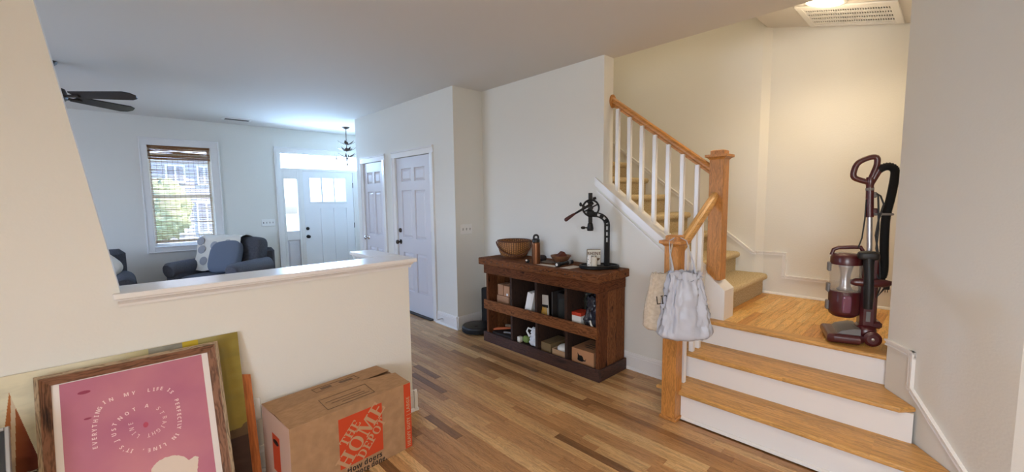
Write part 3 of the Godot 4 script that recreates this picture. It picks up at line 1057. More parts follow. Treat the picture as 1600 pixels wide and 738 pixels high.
	part(hl, "diffuser", Mesher.new().lathe([Vector2(0.0, -0.03), Vector2(0.09, -0.024), Vector2(0.12, 0.0), Vector2(0.12, 0.02)], 28, hall), glow)
	var ul := SpotLight3D.new()
	ul.name = "added_hall_lamp_light"
	ul.position = hall + Vector3(0, -0.05, 0)
	ul.rotation_degrees = Vector3(-90, 0, 0)
	ul.spot_angle = 80.0
	ul.spot_angle_attenuation = 0.8
	ul.spot_range = 20.0
	ul.spot_attenuation = 2.0
	ul.light_energy = 1.15
	ul.light_color = Color(1.0, 0.92, 0.80)
	ul.light_size = 0.11
	ul.shadow_enabled = true
	add_child(ul)
	# supply register by the front wall
	var v := Vector3(1.43, 2.73, -7.52)
	var vt := thing("supply_register", "dark slotted ceiling register above the living room near the window", "air vent", v)
	part(vt, "frame", Mesher.new().box(v + Vector3(-0.19, -0.008, -0.08), v + Vector3(0.19, 0, 0.08), 0.003), M.white)
	part(vt, "slot", Mesher.new().box(v + Vector3(-0.155, -0.010, -0.045), v + Vector3(0.155, -0.0075, 0.045)), M.matte_black)
	var lv := Mesher.new()
	for k in 4:
		lv.box(v + Vector3(-0.155, -0.013, -0.04 + k * 0.025), v + Vector3(0.155, -0.009, -0.034 + k * 0.025))
	part(vt, "louvres", lv, M.grey_plastic).set_meta("kind", "stuff")


# ---------------------------------------------------------------- stairs and railings
func add_stairs() -> void:
	var st := thing("oak_steps", "two oak treads over white risers leading up to the landing", "stairs", Vector3(2.69, 0, -0.7))
	st.set_meta("kind", "structure")
	var wl := func(x: float) -> float: return -0.098 - 0.6976 * (x - 2.989)
	var r1 := Mesher.new(2)
	r1.prism([Vector2(2.688, -1.20), Vector2(2.708, -1.20), Vector2(2.708, wl.call(2.708)), Vector2(2.688, wl.call(2.688))], Vector3.ZERO, Vector3.RIGHT, Vector3.BACK, Vector3(0, 0.168, 0))
	part(st, "riser", r1, M.trim)
	part(st, "riser", Mesher.new(2).box(Vector3(2.93, 0.197, -1.30), Vector3(2.95, 0.356, -0.085)), M.trim)
	part(st, "riser", Mesher.new(2).box(Vector3(3.196, 0.385, -1.30), Vector3(3.216, 0.537, -0.2)), M.trim)
	part(st, "shoe_moulding", Mesher.new(2).prism([Vector2(0, 0), Vector2(-0.018, 0), Vector2(-0.016, 0.010), Vector2(-0.008, 0.017), Vector2(0, 0.018)], Vector3(2.688, 0, -1.20), Vector3.RIGHT, Vector3.UP, Vector3(0, 0, 1.3)), M.trim)
	var t1 := Mesher.new(2, 0.9, 3.0, Vector2(0.2, 0.1))
	t1.slab([Vector2(2.652, -1.20), Vector2(2.652, 0.02), Vector2(2.69, wl.call(2.69) - 0.002), Vector2(2.945, wl.call(2.945) - 0.002), Vector2(2.945, -1.36), Vector2(2.70, -1.36), Vector2(2.70, -1.20)].slice(0, 5) + [Vector2(2.652, -1.36)], 0.168, 0.197, 0.011)
	part(st, "tread", t1, M.tread)
	var t2 := Mesher.new(2, 0.9, 3.0, Vector2(0.6, 0.45))
	t2.slab([Vector2(2.893, -1.36), Vector2(2.893, -0.135), Vector2(2.96, wl.call(2.96) - 0.002), Vector2(3.155, wl.call(3.155) - 0.002), Vector2(3.21, -0.215), Vector2(3.21, -1.36)], 0.356, 0.385, 0.011)
	part(st, "tread", t2, M.tread)
	# skirt on the open side
	var sk := Mesher.new(0)
	sk.prism([Vector2(2.69, 0.0), Vector2(2.69, 0.168), Vector2(2.93, 0.168), Vector2(2.93, 0.356), Vector2(3.178, 0.356), Vector2(3.178, 0.0)], Vector3(0, 0, -1.335), Vector3.RIGHT, Vector3.UP, Vector3(0, 0, 0.04))
	part(st, "skirt", sk, M.trim)
	part(st, "body", Mesher.new().box(Vector3(2.72, 0, -1.285), Vector3(3.19, 0.167, -0.2)).box(Vector3(2.96, 0.16, -1.285), Vector3(3.19, 0.355, -0.23)), M.trim)
	# carpeted flight
	var cf := thing("carpeted_staircase", "beige carpeted stair flight climbing behind the white balusters", "stairs", Vector3(3.88, 0.565, -1.22))
	cf.set_meta("kind", "structure")
	for k in 12:
		var y := 0.565 + 0.19 * (k + 1)
		var z := -1.22 - 0.247 * k
		var pf := [Vector2(z - 0.30, y - 0.19), Vector2(z - 0.30, y)]
		pf.append(Vector2(z - 0.02, y + 0.004))
		for i in 9:
			var a := PI / 2 - PI * i / 8.0
			pf.append(Vector2(z + 0.008 + cos(a) * 0.030, y - 0.028 + sin(a) * 0.030))
		pf.append(Vector2(z, y - 0.062))
		pf.append(Vector2(z, y - 0.19))
		part(cf, "step", Mesher.new(0).prism(pf, Vector3(3.326, 0, 0), Vector3.BACK, Vector3.UP, Vector3(1.112, 0, 0)), M.carpet)


func newel(parent: Node3D, lo: Vector3, hi: Vector3, material: Material) -> void:
	# square post with a moulded cap; lo and hi are the corners of the shaft up to the top of the cap block
	part(parent, "newel_post", Mesher.new(1, 0.9, 3.0, Vector2(lo.x, lo.z)).box(lo, Vector3(hi.x, hi.y - 0.045, hi.z), 0.003), material)
	var c := (lo + hi) / 2.0
	var w := (hi.x - lo.x) / 2.0
	var m := Mesher.new(0, 0.9, 3.0)
	var y := hi.y
	var ring := [[w + 0.001, y - 0.072], [w + 0.010, y - 0.060], [w + 0.026, y - 0.052], [w + 0.026, y - 0.034], [w - 0.004, y - 0.034], [w - 0.004, y - 0.006], [w - 0.012, y]]
	for i in ring.size() - 1:
		var a: float = ring[i][0]
		var b: float = ring[i + 1][0]
		for k in 4:
			var q := Basis(Vector3.UP, PI / 2 * k)
			var o := Vector3(c.x, 0, c.z)
			m.face([o + q * Vector3(a, ring[i][1], -a), o + q * Vector3(a, ring[i][1], a), o + q * Vector3(b, ring[i + 1][1], b), o + q * Vector3(b, ring[i + 1][1], -b)], q * Vector3(1, 0.01 if b <= a else -0.5, 0) if absf(ring[i][1] - ring[i + 1][1]) > 1e-4 else Vector3.UP)
	var e: float = ring[6][0]
	m.face([Vector3(c.x - e, y, c.z - e), Vector3(c.x + e, y, c.z - e), Vector3(c.x + e, y, c.z + e), Vector3(c.x - e, y, c.z + e)], Vector3.UP)
	part(parent, "newel_cap", m, material)


const RAIL := [Vector2(-0.018, 0), Vector2(0.018, 0), Vector2(0.018, 0.014), Vector2(0.030, 0.026), Vector2(0.031, 0.040), Vector2(0.024, 0.056), Vector2(0.010, 0.064), Vector2(-0.010, 0.064), Vector2(-0.024, 0.056), Vector2(-0.031, 0.040), Vector2(-0.030, 0.026), Vector2(-0.018, 0.014)]


func add_railings() -> void:
	var up := thing("stair_railing", "oak handrail on white balusters rising left from the tall newel", "railing", Vector3(3.32, 0.8, -1.24))
	newel(up, Vector3(3.268, 0.86, -1.288), Vector3(3.373, 1.838, -1.183), M.rail)
	var a := Vector3(3.31, 2.318, -2.168)
	var b := Vector3(3.31, 1.655, -1.285)
	part(up, "handrail", Mesher.new(2, 0.9, 3.0).prism(RAIL, a, Vector3.RIGHT, Vector3.UP * 1.22, b - a), M.rail)
	var ros := Mesher.new(1)
	ros.xf = Transform3D(Basis(Vector3.RIGHT, Vector3.BACK, Vector3.DOWN), Vector3(3.31, 2.352, -2.17))
	ros.lathe([Vector2(0.046, 0), Vector2(0.046, 0.012), Vector2(0.040, 0.016), Vector2(0, 0.016)], 20, Vector3.ZERO, 1.0, 1.3)
	part(up, "rosette", ros, M.rail)
	for k in 7:
		var z := -2.092 + 0.1185 * k
		var y0 := 1.654 - 0.7763 * (z + 2.25)
		var y1 := 2.318 + (b.y - a.y) / (b.z - a.z) * (z - a.z) + 0.01
		part(up, "baluster", Mesher.new(1).box(Vector3(3.268, y0, z - 0.016), Vector3(3.300, y1, z + 0.016), 0.002), M.trim)
	var lo := thing("lower_stair_railing", "short oak handrail and newel post beside the bottom oak steps", "railing", Vector3(2.65, 0, -1.25))
	newel(lo, Vector3(2.602, 0.0, -1.297), Vector3(2.697, 1.245, -1.202), M.rail)
	var sh := Mesher.new(0)
	sh.box(Vector3(2.590, 0, -1.309), Vector3(2.688, 0.022, -1.190), 0.005)
	part(lo, "base_shoe", sh, M.rail)
	var c := Vector3(2.69, 1.095, -1.245)
	var d := Vector3(3.275, 1.452, -1.245)
	part(lo, "handrail", Mesher.new(0, 0.9, 3.0).prism(RAIL, c, Vector3.BACK, Vector3.UP * 1.2, d - c), M.tread)
	for q in [[2.812, 0.197], [2.945, 0.385], [3.045, 0.385]]:
		var y1: float = c.y + (d.y - c.y) * (q[0] - c.x) / (d.x - c.x) + 0.012
		part(lo, "baluster", Mesher.new(1).box(Vector3(q[0] - 0.016, q[1], -1.262), Vector3(q[0] + 0.016, y1, -1.230), 0.002), M.trim)


# ---------------------------------------------------------------- cabinet and what is on and in it
func add_cabinet() -> void:
	var o := thing("cubby_cabinet", "reclaimed dark wood cabinet with eight open cubbies against the grey wall", "cabinet", Vector3(2.95, 0, -2.63))
	var bx := func(called: String, lo: Vector3, hi: Vector3, g: int, k: int, mat: Material = null, bev := 0.003) -> MeshInstance3D:
		return part(o, called, Mesher.new(g, 0.8, 2.6, Vector2(rng.randf(), rng.randf())).box(lo, hi, bev), mat if mat else M.old[k])
	bx.call("top_board", Vector3(2.722, 0.815, -3.400), Vector3(2.872, 0.885, -1.893), 2, 0, null, 0.006)
	bx.call("top_board", Vector3(2.874, 0.815, -3.396), Vector3(3.022, 0.884, -1.894), 2, 2, null, 0.005)
	bx.call("top_board", Vector3(3.024, 0.815, -3.400), Vector3(3.172, 0.885, -1.891), 2, 0, null, 0.005)
	bx.call("apron", Vector3(2.744, 0.726, -3.34), Vector3(2.766, 0.815, -1.906), 2, 1)
	bx.call("apron", Vector3(2.766, 0.726, -1.928), Vector3(3.14, 0.815, -1.908), 0, 1)
	for z in [[-3.318, -3.288], [-1.946, -1.914]]:
		for k in 3:
			bx.call("side_board", Vector3(2.757 + k * 0.1285, 0.0, z[0]), Vector3(2.884 + k * 0.1285, 0.815 if k == 0 else 0.73, z[1]), 1, (k + 1) % 3)
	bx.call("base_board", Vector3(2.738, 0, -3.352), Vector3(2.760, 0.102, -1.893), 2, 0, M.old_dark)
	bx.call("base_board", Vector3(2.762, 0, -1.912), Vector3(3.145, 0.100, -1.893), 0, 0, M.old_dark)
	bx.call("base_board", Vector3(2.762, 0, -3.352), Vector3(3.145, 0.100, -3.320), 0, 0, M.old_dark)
	bx.call("middle_rail", Vector3(2.734, 0.352, -3.336), Vector3(2.757, 0.448, -1.922), 2, 2)
	bx.call("shelf", Vector3(2.758, 0.355, -3.287), Vector3(3.125, 0.375, -1.947), 2, 1, M.old_shaded)
	bx.call("shelf", Vector3(2.761, 0.056, -3.287), Vector3(3.125, 0.078, -1.947), 2, 1, M.old_shaded)
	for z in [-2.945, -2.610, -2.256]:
		bx.call("divider", Vector3(2.758, 0.376, z - 0.015), Vector3(3.124, 0.800, z + 0.015), 1, 1, M.old_shaded)
		bx.call("divider", Vector3(2.762, 0.079, z - 0.015), Vector3(3.124, 0.354, z + 0.015), 1, 1, M.old_shaded)
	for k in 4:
		bx.call("back_board", Vector3(3.126, 0.06 + k * 0.188, -3.287), Vector3(3.142, 0.245 + k * 0.188, -1.947), 2, 1, M.old_shaded)
	for k in 15:
		var z := -3.28 + k * 0.087 + rng.randf_range(-0.012, 0.012)
		var m := Mesher.new()
		m.xf = Transform3D(Basis(Quaternion(Vector3.UP, Vector3.LEFT)), Vector3(2.7222, 0.852 + rng.randf_range(-0.004, 0.004), z))
		m.lathe([Vector2(0.006, -0.002), Vector2(0.006, 0.0006), Vector2(0, 0.0006)], 8)
		part(o, "nail_hole", m, M.black)


func cam_basis(turn := 0.0) -> Basis:
	# x to the right and z towards someone standing at the camera's place
	return Basis(Vector3.UP, turn) * Basis(Vector3(0.727, 0, 0.687), Vector3.UP, Vector3(-0.687, 0, 0.727))


func add_on_cabinet() -> void:
	var top := 0.885
	# basket
	var wi := Image.create(16, 16, false, Image.FORMAT_RGB8)
	for py in 16:
		for px in 16:
			var over := (px / 8 + py / 8) % 2 == 0
			var e := absf((px % 8) - 3.5) / 3.5
			var g := absf((py % 8) - 3.5) / 3.5
			var v := 1.0 - 0.75 * pow(maxf(e if over else g, 0.6 * (g if over else e)), 3.0)
			wi.set_pixel(px, py, Color(v, v * 0.97, v * 0.93) * (1.0 if over else 0.8))
	var weave := ImageTexture.create_from_image(wi)
	var b := thing("wicker_basket", "round woven wicker basket with a hoop handle at the left end of the cabinet top", "basket", Vector3(2.985, top, -3.13), cam_basis(0.12))
	var wick := paint(rgb(214, 150, 88), 0.6, 0.0, weave)
	var wick2 := paint(rgb(98, 56, 30), 0.6)
	var prof := func(t: float) -> float: return 0.128 + 0.040 * pow(sin(t * PI / 2), 0.7)
	var rows := []
	for i in 25:
		var t := i / 24.0
		var line := PackedVector3Array()
		for k in 80:
			var a := TAU * k / 80.0
			var r: float = prof.call(t) + 0.0026 * (1.0 if (i + (k / 2)) % 2 == 0 else -1.0)
			line.append(Vector3(cos(a) * r, 0.022 + t * 0.150, sin(a) * r))
		rows.append(line)
	var inner := []
	for i in 13:
		var t := 1.0 - i / 12.0
		var line := PackedVector3Array()
		for k in 80:
			var a := TAU * k / 80.0
			var r: float = prof.call(t) - 0.006 + 0.0014 * (1.0 if (i + (k / 2)) % 2 == 0 else -1.0)
			line.append(Vector3(cos(a) * r, 0.024 + t * 0.150, sin(a) * r))
		inner.append(line)
	local_part(b, "weave", Mesher.new(-1, 22.0, 8.0).grid(rows, true, true).grid(inner, true, true).lathe([Vector2(0.12, 0.026), Vector2(0, 0.026)], 32), wick)
	local_part(b, "foot", Mesher.new().hard_lathe([Vector2(0.0, 0.0), Vector2(0.108, 0.0), Vector2(0.118, 0.024), Vector2(0.0, 0.024)], 32), wick2)
	var rim := []
	for k in 41:
		var a := TAU * k / 40.0
		rim.append(Vector3(cos(a) * 0.170, 0.174, sin(a) * 0.170))
	local_part(b, "rim", Mesher.new().tube(rim, 0.0075, 8), wick2)
	var hoop := []
	for k in 25:
		var a := PI * k / 24.0
		hoop.append(Vector3(-cos(a) * 0.182, 0.165 - sin(a) * 0.125, sin(a) * 0.172))
	local_part(b, "handle", Mesher.new().tube(hoop, 0.0075, 8), wick2)
	# bottle
	var w := thing("water_bottle", "copper-brown steel water bottle with a black loop lid on the cabinet", "bottle", Vector3(2.815, top, -2.655), cam_basis())
	var cop := paint(rgb(128, 84, 56), 0.28, 0.75)
	local_part(w, "body", Mesher.new().lathe([Vector2(0.0, 0), Vector2(0.038, 0), Vector2(0.040, 0.004), Vector2(0.040, 0.188), Vector2(0.036, 0.200), Vector2(0.030, 0.204)], 32), cop)
	local_part(w, "lid", Mesher.new().hard_lathe([Vector2(0.034, 0.202), Vector2(0.036, 0.206), Vector2(0.036, 0.228), Vector2(0.028, 0.238), Vector2(0.0, 0.238)], 24), M.black)
	var lp := []
	for k in 13:
		var a := PI * k / 12.0
		lp.append(Vector3(cos(a) * 0.021, 0.236 + pow(sin(a), 0.5) * 0.034, 0))
	local_part(w, "loop", Mesher.new().tube(lp, 0.0075, 8, 1.4), M.black)
	# bowl and the thing in it
	var bw := thing("wooden_bowl", "small carved wooden bowl in the middle of the cabinet top", "bowl", Vector3(3.02, top, -2.53), cam_basis())
	var bm := paint(rgb(134, 92, 64), 0.55, 0.0, M.tread.albedo_texture)
	local_part(bw, "bowl", Mesher.new().lathe([Vector2(0.0, 0.0), Vector2(0.046, 0.0), Vector2(0.050, 0.006), Vector2(0.074, 0.030), Vector2(0.097, 0.066), Vector2(0.094, 0.072), Vector2(0.088, 0.068), Vector2(0.066, 0.034), Vector2(0.04, 0.014), Vector2(0.0, 0.012)], 32), bm)
	var fm := Mesher.new()
	fm.xf = Transform3D(Basis(cam_basis(0.3)), Vector3(3.03, top + 0.052, -2.53))
	fm.prism([Vector2(-0.055, 0.0), Vector2(0.048, -0.004), Vector2(0.040, 0.022), Vector2(0.018, 0.052), Vector2(0.006, 0.054), Vector2(-0.030, 0.026)], Vector3(0, 0, -0.03), Vector3.RIGHT, Vector3.UP, Vector3(0, 0, 0.06))
	one("leather_pouch", fm, paint(rgb(104, 52, 36), 0.7), "folded reddish brown leather pouch lying in the wooden bowl", "pouch")
	# clutter between bottle and tray
	var dk := Mesher.new()
	dk.cushion(Vector3(2.985, top + 0.030, -2.735), Vector3(0.07, 0.06, 0.09), 2.6, 16, 10)
	one("dark_pouch", dk, paint(rgb(36, 26, 26), 0.8), "small dark pouch behind the copper-brown bottle", "pouch")
	var gb := Mesher.new()
	gb.ball(Vector3(2.80, top + 0.018, -2.752), Vector3(0.018, 0.018, 0.024), 12, 8)
	var kf := one("key_fob", gb, M.matte_black, "small black fob with a pale end just left of the bottle", "key fob")
	part(kf, "button", Mesher.new().ball(Vector3(2.785, top + 0.026, -2.752), Vector3(0.009, 0.009, 0.012), 10, 6), M.white)
	var cr := Mesher.new()
	var rr := []
	for i in 9:
		var line := PackedVector3Array()
		for k in 9:
			line.append(Vector3(2.90 + i * 0.014, top + 0.004 + 0.022 * absf(sin(i * 1.3 + k * 0.8)) * sin(PI * i / 8.0) * sin(PI * k / 8.0), -2.70 + k * 0.019))
		rr.append(line)
	cr.grid(rr, false, true)
	one("crumpled_cloth", cr, paint(rgb(128, 116, 106), 0.9), "small crumpled grey cloth between the bottle and the wooden bowl", "cloth")
	var sheet := func(called: String, pts: Array, y: float, label: String, c: Color) -> void:
		var m := Mesher.new()
		m.slab(pts, top + y, top + y + 0.0015)
		one(called, m, paint(c, 0.8), label, "paper")
	sheet.call("envelope", [Vector2(2.79, -2.64), Vector2(2.84, -2.65), Vector2(2.87, -2.42), Vector2(2.79, -2.41)], 0.0, "long white envelope on the cabinet edge in front of the bowl", rgb(226, 218, 204))
	sheet.call("receipt", [Vector2(2.785, -2.345), Vector2(2.80, -2.25), Vector2(2.96, -2.235), Vector2(2.97, -2.34)], 0.0, "pale printed sheet of paper between flashlight and juice press", rgb(214, 204, 190))
	var fl := thing("flashlight", "black metal flashlight with a white lens lying in front of the bowl", "flashlight", Vector3(2.9, top, -2.385))
	var d0 := Vector3(2.80, top + 0.022, -2.392)
	var d1 := Vector3(3.03, top + 0.022, -2.40)
	var ax := (d1 - d0).normalized()
	part(fl, "barrel", Mesher.new().tube([d0 + ax * 0.045, d0 + ax * 0.06, d0 + ax * 0.15, d0 + ax * 0.152, d1], [0.021, 0.015, 0.015, 0.019, 0.018], 14), M.iron)
	part(fl, "head", Mesher.new().tube([d0, d0 + ax * 0.03, d0 + ax * 0.045], [0.022, 0.022, 0.019], 14), M.black)
	part(fl, "lens", Mesher.new().tube([d0 - ax * 0.002, d0 + ax * 0.002], 0.013, 14), M.white)
	part(fl, "grip_ring", Mesher.new().tube([d0 + ax * 0.155, d0 + ax * 0.185], 0.0205, 14), M.grey_plastic)
	# juice press
	var jb := cam_basis()
	var jo := Vector3(3.015, top, -2.095)
	var j := thing("juice_press", "tall black cast-iron lever juice press with arched slotted column on the cabinet", "juice press", jo, jb)
	var lat := []
	for k in 28:
		var a := TAU * k / 28.0
		lat.append(Vector2(signf(cos(a)) * pow(absf(cos(a)), 0.75) * 0.170, signf(sin(a)) * pow(absf(sin(a)), 0.75) * 0.105))
	local_part(j, "base", Mesher.new().slab(lat, 0.0, 0.020, 0.008), M.iron)
	var rimj := []
	for k in 29:
		rimj.append(Vector3(lat[k % 28].x * 0.95, 0.022, lat[k % 28].y * 0.95))
	local_part(j, "rim", Mesher.new().tube(rimj, 0.009, 6), M.iron)
	# column: two rails joined by rungs, bending over to the ram housing
	var pa := []
	pa.append(Vector2(0.066, 0.02))
	pa.append(Vector2(0.066, 0.36))
	for k in 9:
		var a := PI / 2 * k / 8.0
		pa.append(Vector2(-0.044 + cos(a) * 0.110, 0.375 + sin(a) * 0.090))
	pa.append(Vector2(-0.075, 0.470))
	var col := Mesher.new()
	var hw := 0.022
	for i in pa.size() - 1:
		var t0: Vector2 = (pa[mini(i + 1, pa.size() - 1)] - pa[maxi(i - 1, 0)]).normalized().orthogonal()
		var t1: Vector2 = (pa[mini(i + 2, pa.size() - 1)] - pa[i]).normalized().orthogonal()
		for s in [-1.0, 1.0]:
			col.prism([pa[i] + t0 * hw * s, pa[i + 1] + t1 * hw * s, pa[i + 1] + t1 * (hw - 0.012) * s, pa[i] + t0 * (hw - 0.012) * s], Vector3(0, 0, -0.016), Vector3.RIGHT, Vector3.UP, Vector3(0, 0, 0.032))
	col.box(Vector3(0.046, 0.02, -0.013), Vector3(0.086, 0.225, 0.013), 0.002)
	for y in [0.272, 0.322, 0.372]:
		col.box(Vector3(0.046, y - 0.008, -0.012), Vector3(0.086, y + 0.008, 0.012))
	for a in [0.36, 0.95, 1.5]:
		var c := Vector2(-0.044 + cos(a) * 0.110, 0.375 + sin(a) * 0.090)
		col.ball(Vector3(c.x, c.y, 0), Vector3(0.019, 0.019, 0.012), 10, 6)
	col.box(Vector3(-0.10, 0.445, -0.012), Vector3(-0.02, 0.487, 0.012), 0.003)
	local_part(j, "column", col, M.iron)
	var ram := Mesher.new()
	ram.box(Vector3(-0.094, 0.395, -0.014), Vector3(-0.062, 0.650, 0.014), 0.003)
	local_part(j, "ram", ram, M.iron)
	local_part(j, "housing", Mesher.new().box(Vector3(-0.108, 0.455, -0.024), Vector3(-0.048, 0.50, 0.024), 0.006), M.iron)
	local_part(j, "ram_pin", Mesher.new().rod(Vector3(-0.055, 0.60, 0), Vector3(-0.030, 0.606, 0), 0.012, 10), M.iron)
	local_part(j, "press_cup", Mesher.new().hard_lathe([Vector2(0.0, 0.325), Vector2(0.026, 0.325), Vector2(0.029, 0.345), Vector2(0.022, 0.385), Vector2(0.014, 0.398), Vector2(0, 0.398)], 18, Vector3(-0.078, 0, 0)), M.iron)
	local_part(j, "clamp_screw", Mesher.new().tube([Vector3(-0.10, 0.352, 0.0), Vector3(-0.122, 0.352, 0.0), Vector3(-0.128, 0.352, 0.0), Vector3(-0.15, 0.352, 0), Vector3(-0.158, 0.352, 0)], [0.006, 0.006, 0.013, 0.013, 0.005], 10), M.iron)
	var ring := []
	for k in 33:
		var a := TAU * k / 32.0
		ring.append(Vector3(-0.078 + cos(a) * 0.068, 0.522 + sin(a) * 0.068, 0.026))
	var wm := Mesher.new()
	wm.tube(ring, 0.0085, 8)
	for a in [0.0, PI / 2, PI, PI * 1.5]:
		wm.rod(Vector3(-0.078 + cos(a + 0.5) * 0.066, 0.522 + sin(a + 0.5) * 0.066, 0.026), Vector3(-0.078, 0.522, 0.026), 0.006, 8)
	wm.rod(Vector3(-0.078, 0.522, -0.03), Vector3(-0.078, 0.522, 0.036), 0.018, 14)
	local_part(j, "gear_wheel", wm, M.iron)
	local_part(j, "lever", Mesher.new().tube([Vector3(-0.06, 0.565, 0.034), Vector3(-0.13, 0.525, 0.036), Vector3(-0.225, 0.470, 0.036)], [0.012, 0.011, 0.008], 10).ball(Vector3(-0.165, 0.553, 0.02), Vector3(0.012, 0.018, 0.012), 10, 6).rod(Vector3(-0.165, 0.55, 0.026), Vector3(-0.13, 0.532, 0.026), 0.008, 8), M.iron)
	local_part(j, "grip", Mesher.new().tube([Vector3(-0.215, 0.476, 0.036), Vector3(-0.235, 0.464, 0.036), Vector3(-0.262, 0.446, 0.036), Vector3(-0.292, 0.424, 0.036), Vector3(-0.302, 0.416, 0.036)], [0.009, 0.012, 0.015, 0.017, 0.009], 12), paint(rgb(70, 28, 26), 0.4))
	# candles and sign standing on the press base
	var cb := jo + jb * Vector3(-0.093, 0.022, 0.045)
	var bc := Mesher.new()
	bc.hard_lathe([Vector2(0, 0), Vector2(0.018, 0), Vector2(0.018, 0.100), Vector2(0, 0.098)], 20, cb)
	var birch := thing("birch_candle", "slim white birch-bark candle with black flecks, left of the ivory one", "candle", cb)
	part(birch, "wax", bc, M.white)
	for q in [[0.4, 0.085], [2.3, 0.062], [1.2, 0.034], [2.8, 0.092], [2.0, 0.018], [3.0, 0.045]]:
		var dir := jb * Vector3(cos(q[0]), 0, sin(q[0]))
		part(birch, "bark_fleck", Mesher.new().ball(cb + dir * 0.0175 + Vector3(0, q[1], 0), Vector3(0.005, 0.003, 0.005), 8, 5), M.black)
	var cc := jo + jb * Vector3(-0.052, 0.022, 0.050)
	var ic := thing("ivory_candle", "stubby ivory pillar candle on the juice press base", "candle", cc)
	part(ic, "wax", Mesher.new().lathe([Vector2(0, 0), Vector2(0.024, 0), Vector2(0.0245, 0.003), Vector2(0.0245, 0.076), Vector2(0.020, 0.082), Vector2(0, 0.078)], 22, cc), M.cream)
	part(ic, "wick", Mesher.new().rod(cc + Vector3(0, 0.077, 0), cc + Vector3(0.001, 0.092, 0), 0.0022, 6), M.white)
	var so := jo + jb * Vector3(-0.035, 0.022, -0.045)
	var sg := thing("sign_block", "square cream wooden sign block with lettering and a heart behind the candles", "sign", so, jb)
	local_part(sg, "block", Mesher.new().box(Vector3(-0.062, 0, -0.018), Vector3(0.055, 0.135, 0.018), 0.002), paint(rgb(150, 136, 110), 0.7))
	local_part(sg, "face", Mesher.new().box(Vector3(-0.060, 0.002, 0.018), Vector3(0.053, 0.133, 0.019)), paint(rgb(224, 218, 204), 0.7))
	lettering(sg, "SHINE", "Droid Sans Bold", 0.026, M.faded_ink, Transform3D(Basis.IDENTITY, Vector3(-0.002, 0.102, 0.0192)), 1.1)
	lettering(sg, "YOUR", "Droid Sans Bold", 0.018, M.faded_ink, Transform3D(Basis.IDENTITY, Vector3(-0.018, 0.074, 0.0192)), 1.1)
	var ht := Mesher.new()
	var hp := []
	for k in 20:
		var a := TAU * k / 20.0
		hp.append(Vector2(0.016 * pow(sin(a), 3.0), 0.001 * (13.0 * cos(a) - 5.0 * cos(2 * a) - 2.0 * cos(3 * a) - cos(4 * a))))
	ht.prism(hp, Vector3(0.031, 0.052, 0.019), Vector3.RIGHT, Vector3.UP, Vector3(0, 0, 0.001))
	local_part(sg, "heart", ht, M.faded_ink)


func carton(called: String, lo: Vector3, hi: Vector3, label: String, c: Color, group := "") -> Node3D:
	var o := thing(called, label, "box", Vector3((lo.x + hi.x) / 2, lo.y, (lo.z + hi.z) / 2), Basis.IDENTITY, group)
	part(o, "body", Mesher.new(2, 2.0, 2.0).box(lo, hi, 0.0015), paint(c, 0.85))
	part(o, "flap_seam", Mesher.new().box(Vector3(lo.x + 0.002, hi.y - 0.0005, (lo.z + hi.z) / 2 - 0.001), Vector3(hi.x - 0.002, hi.y + 0.0006, (lo.z + hi.z) / 2 + 0.001)), M.faded_ink)
	return o


func bag_rows(w0: float, w1: float, d0: float, d1: float, h: float, sag: float, seed_no: int, amp: float, pinch := 1.0) -> Array:
	# a hanging or standing bag: half width and half depth at the bottom and the top
	var n := FastNoiseLite.new()
	n.seed = seed_no
	n.frequency = 1.0
	var rows := []
	var nr := 34
	for i in nr:
		var t := i / float(nr - 1)
		var e := 1.0 - pow(1.0 - t / 0.10, 2.0) * 0.30 if t < 0.10 else 1.0
		if i == 0:
			e = 0.02
			t = 0.0
		var w := lerpf(w0, w1, pow(t, pinch)) * e
		var d := lerpf(d0, d1, t) * e
		var line := PackedVector3Array()
		for k in 64:
			var a := TAU * k / 64.0
			var x := signf(cos(a)) * pow(absf(cos(a)), 0.7) * w
			var z := signf(sin(a)) * pow(absf(sin(a)), 0.7) * d
			var f := n.get_noise_3d(cos(a) * 2.6, t * 1.5, sin(a) * 2.6) + 0.75 * n.get_noise_3d(cos(a) * 9.0 + t * 3.0, t * 1.8, sin(a) * 9.0) + 0.35 * n.get_noise_3d(x * 60.0, t * 9.0, z * 60.0)
			var y := h * t - sag * (1.0 - absf(cos(a))) * (1.0 - t) + 0.02 * n.get_noise_2d(cos(a) * 3.0, sin(a) * 3.0 + 8.0) * (1.0 if t > 0.9 else 0.3)
			line.append(Vector3(x, y, z) + Vector3(cos(a), 0, sin(a)) * f * amp * minf(1.0, t * 6.0 + 0.2))
		rows.append(line)
	return rows


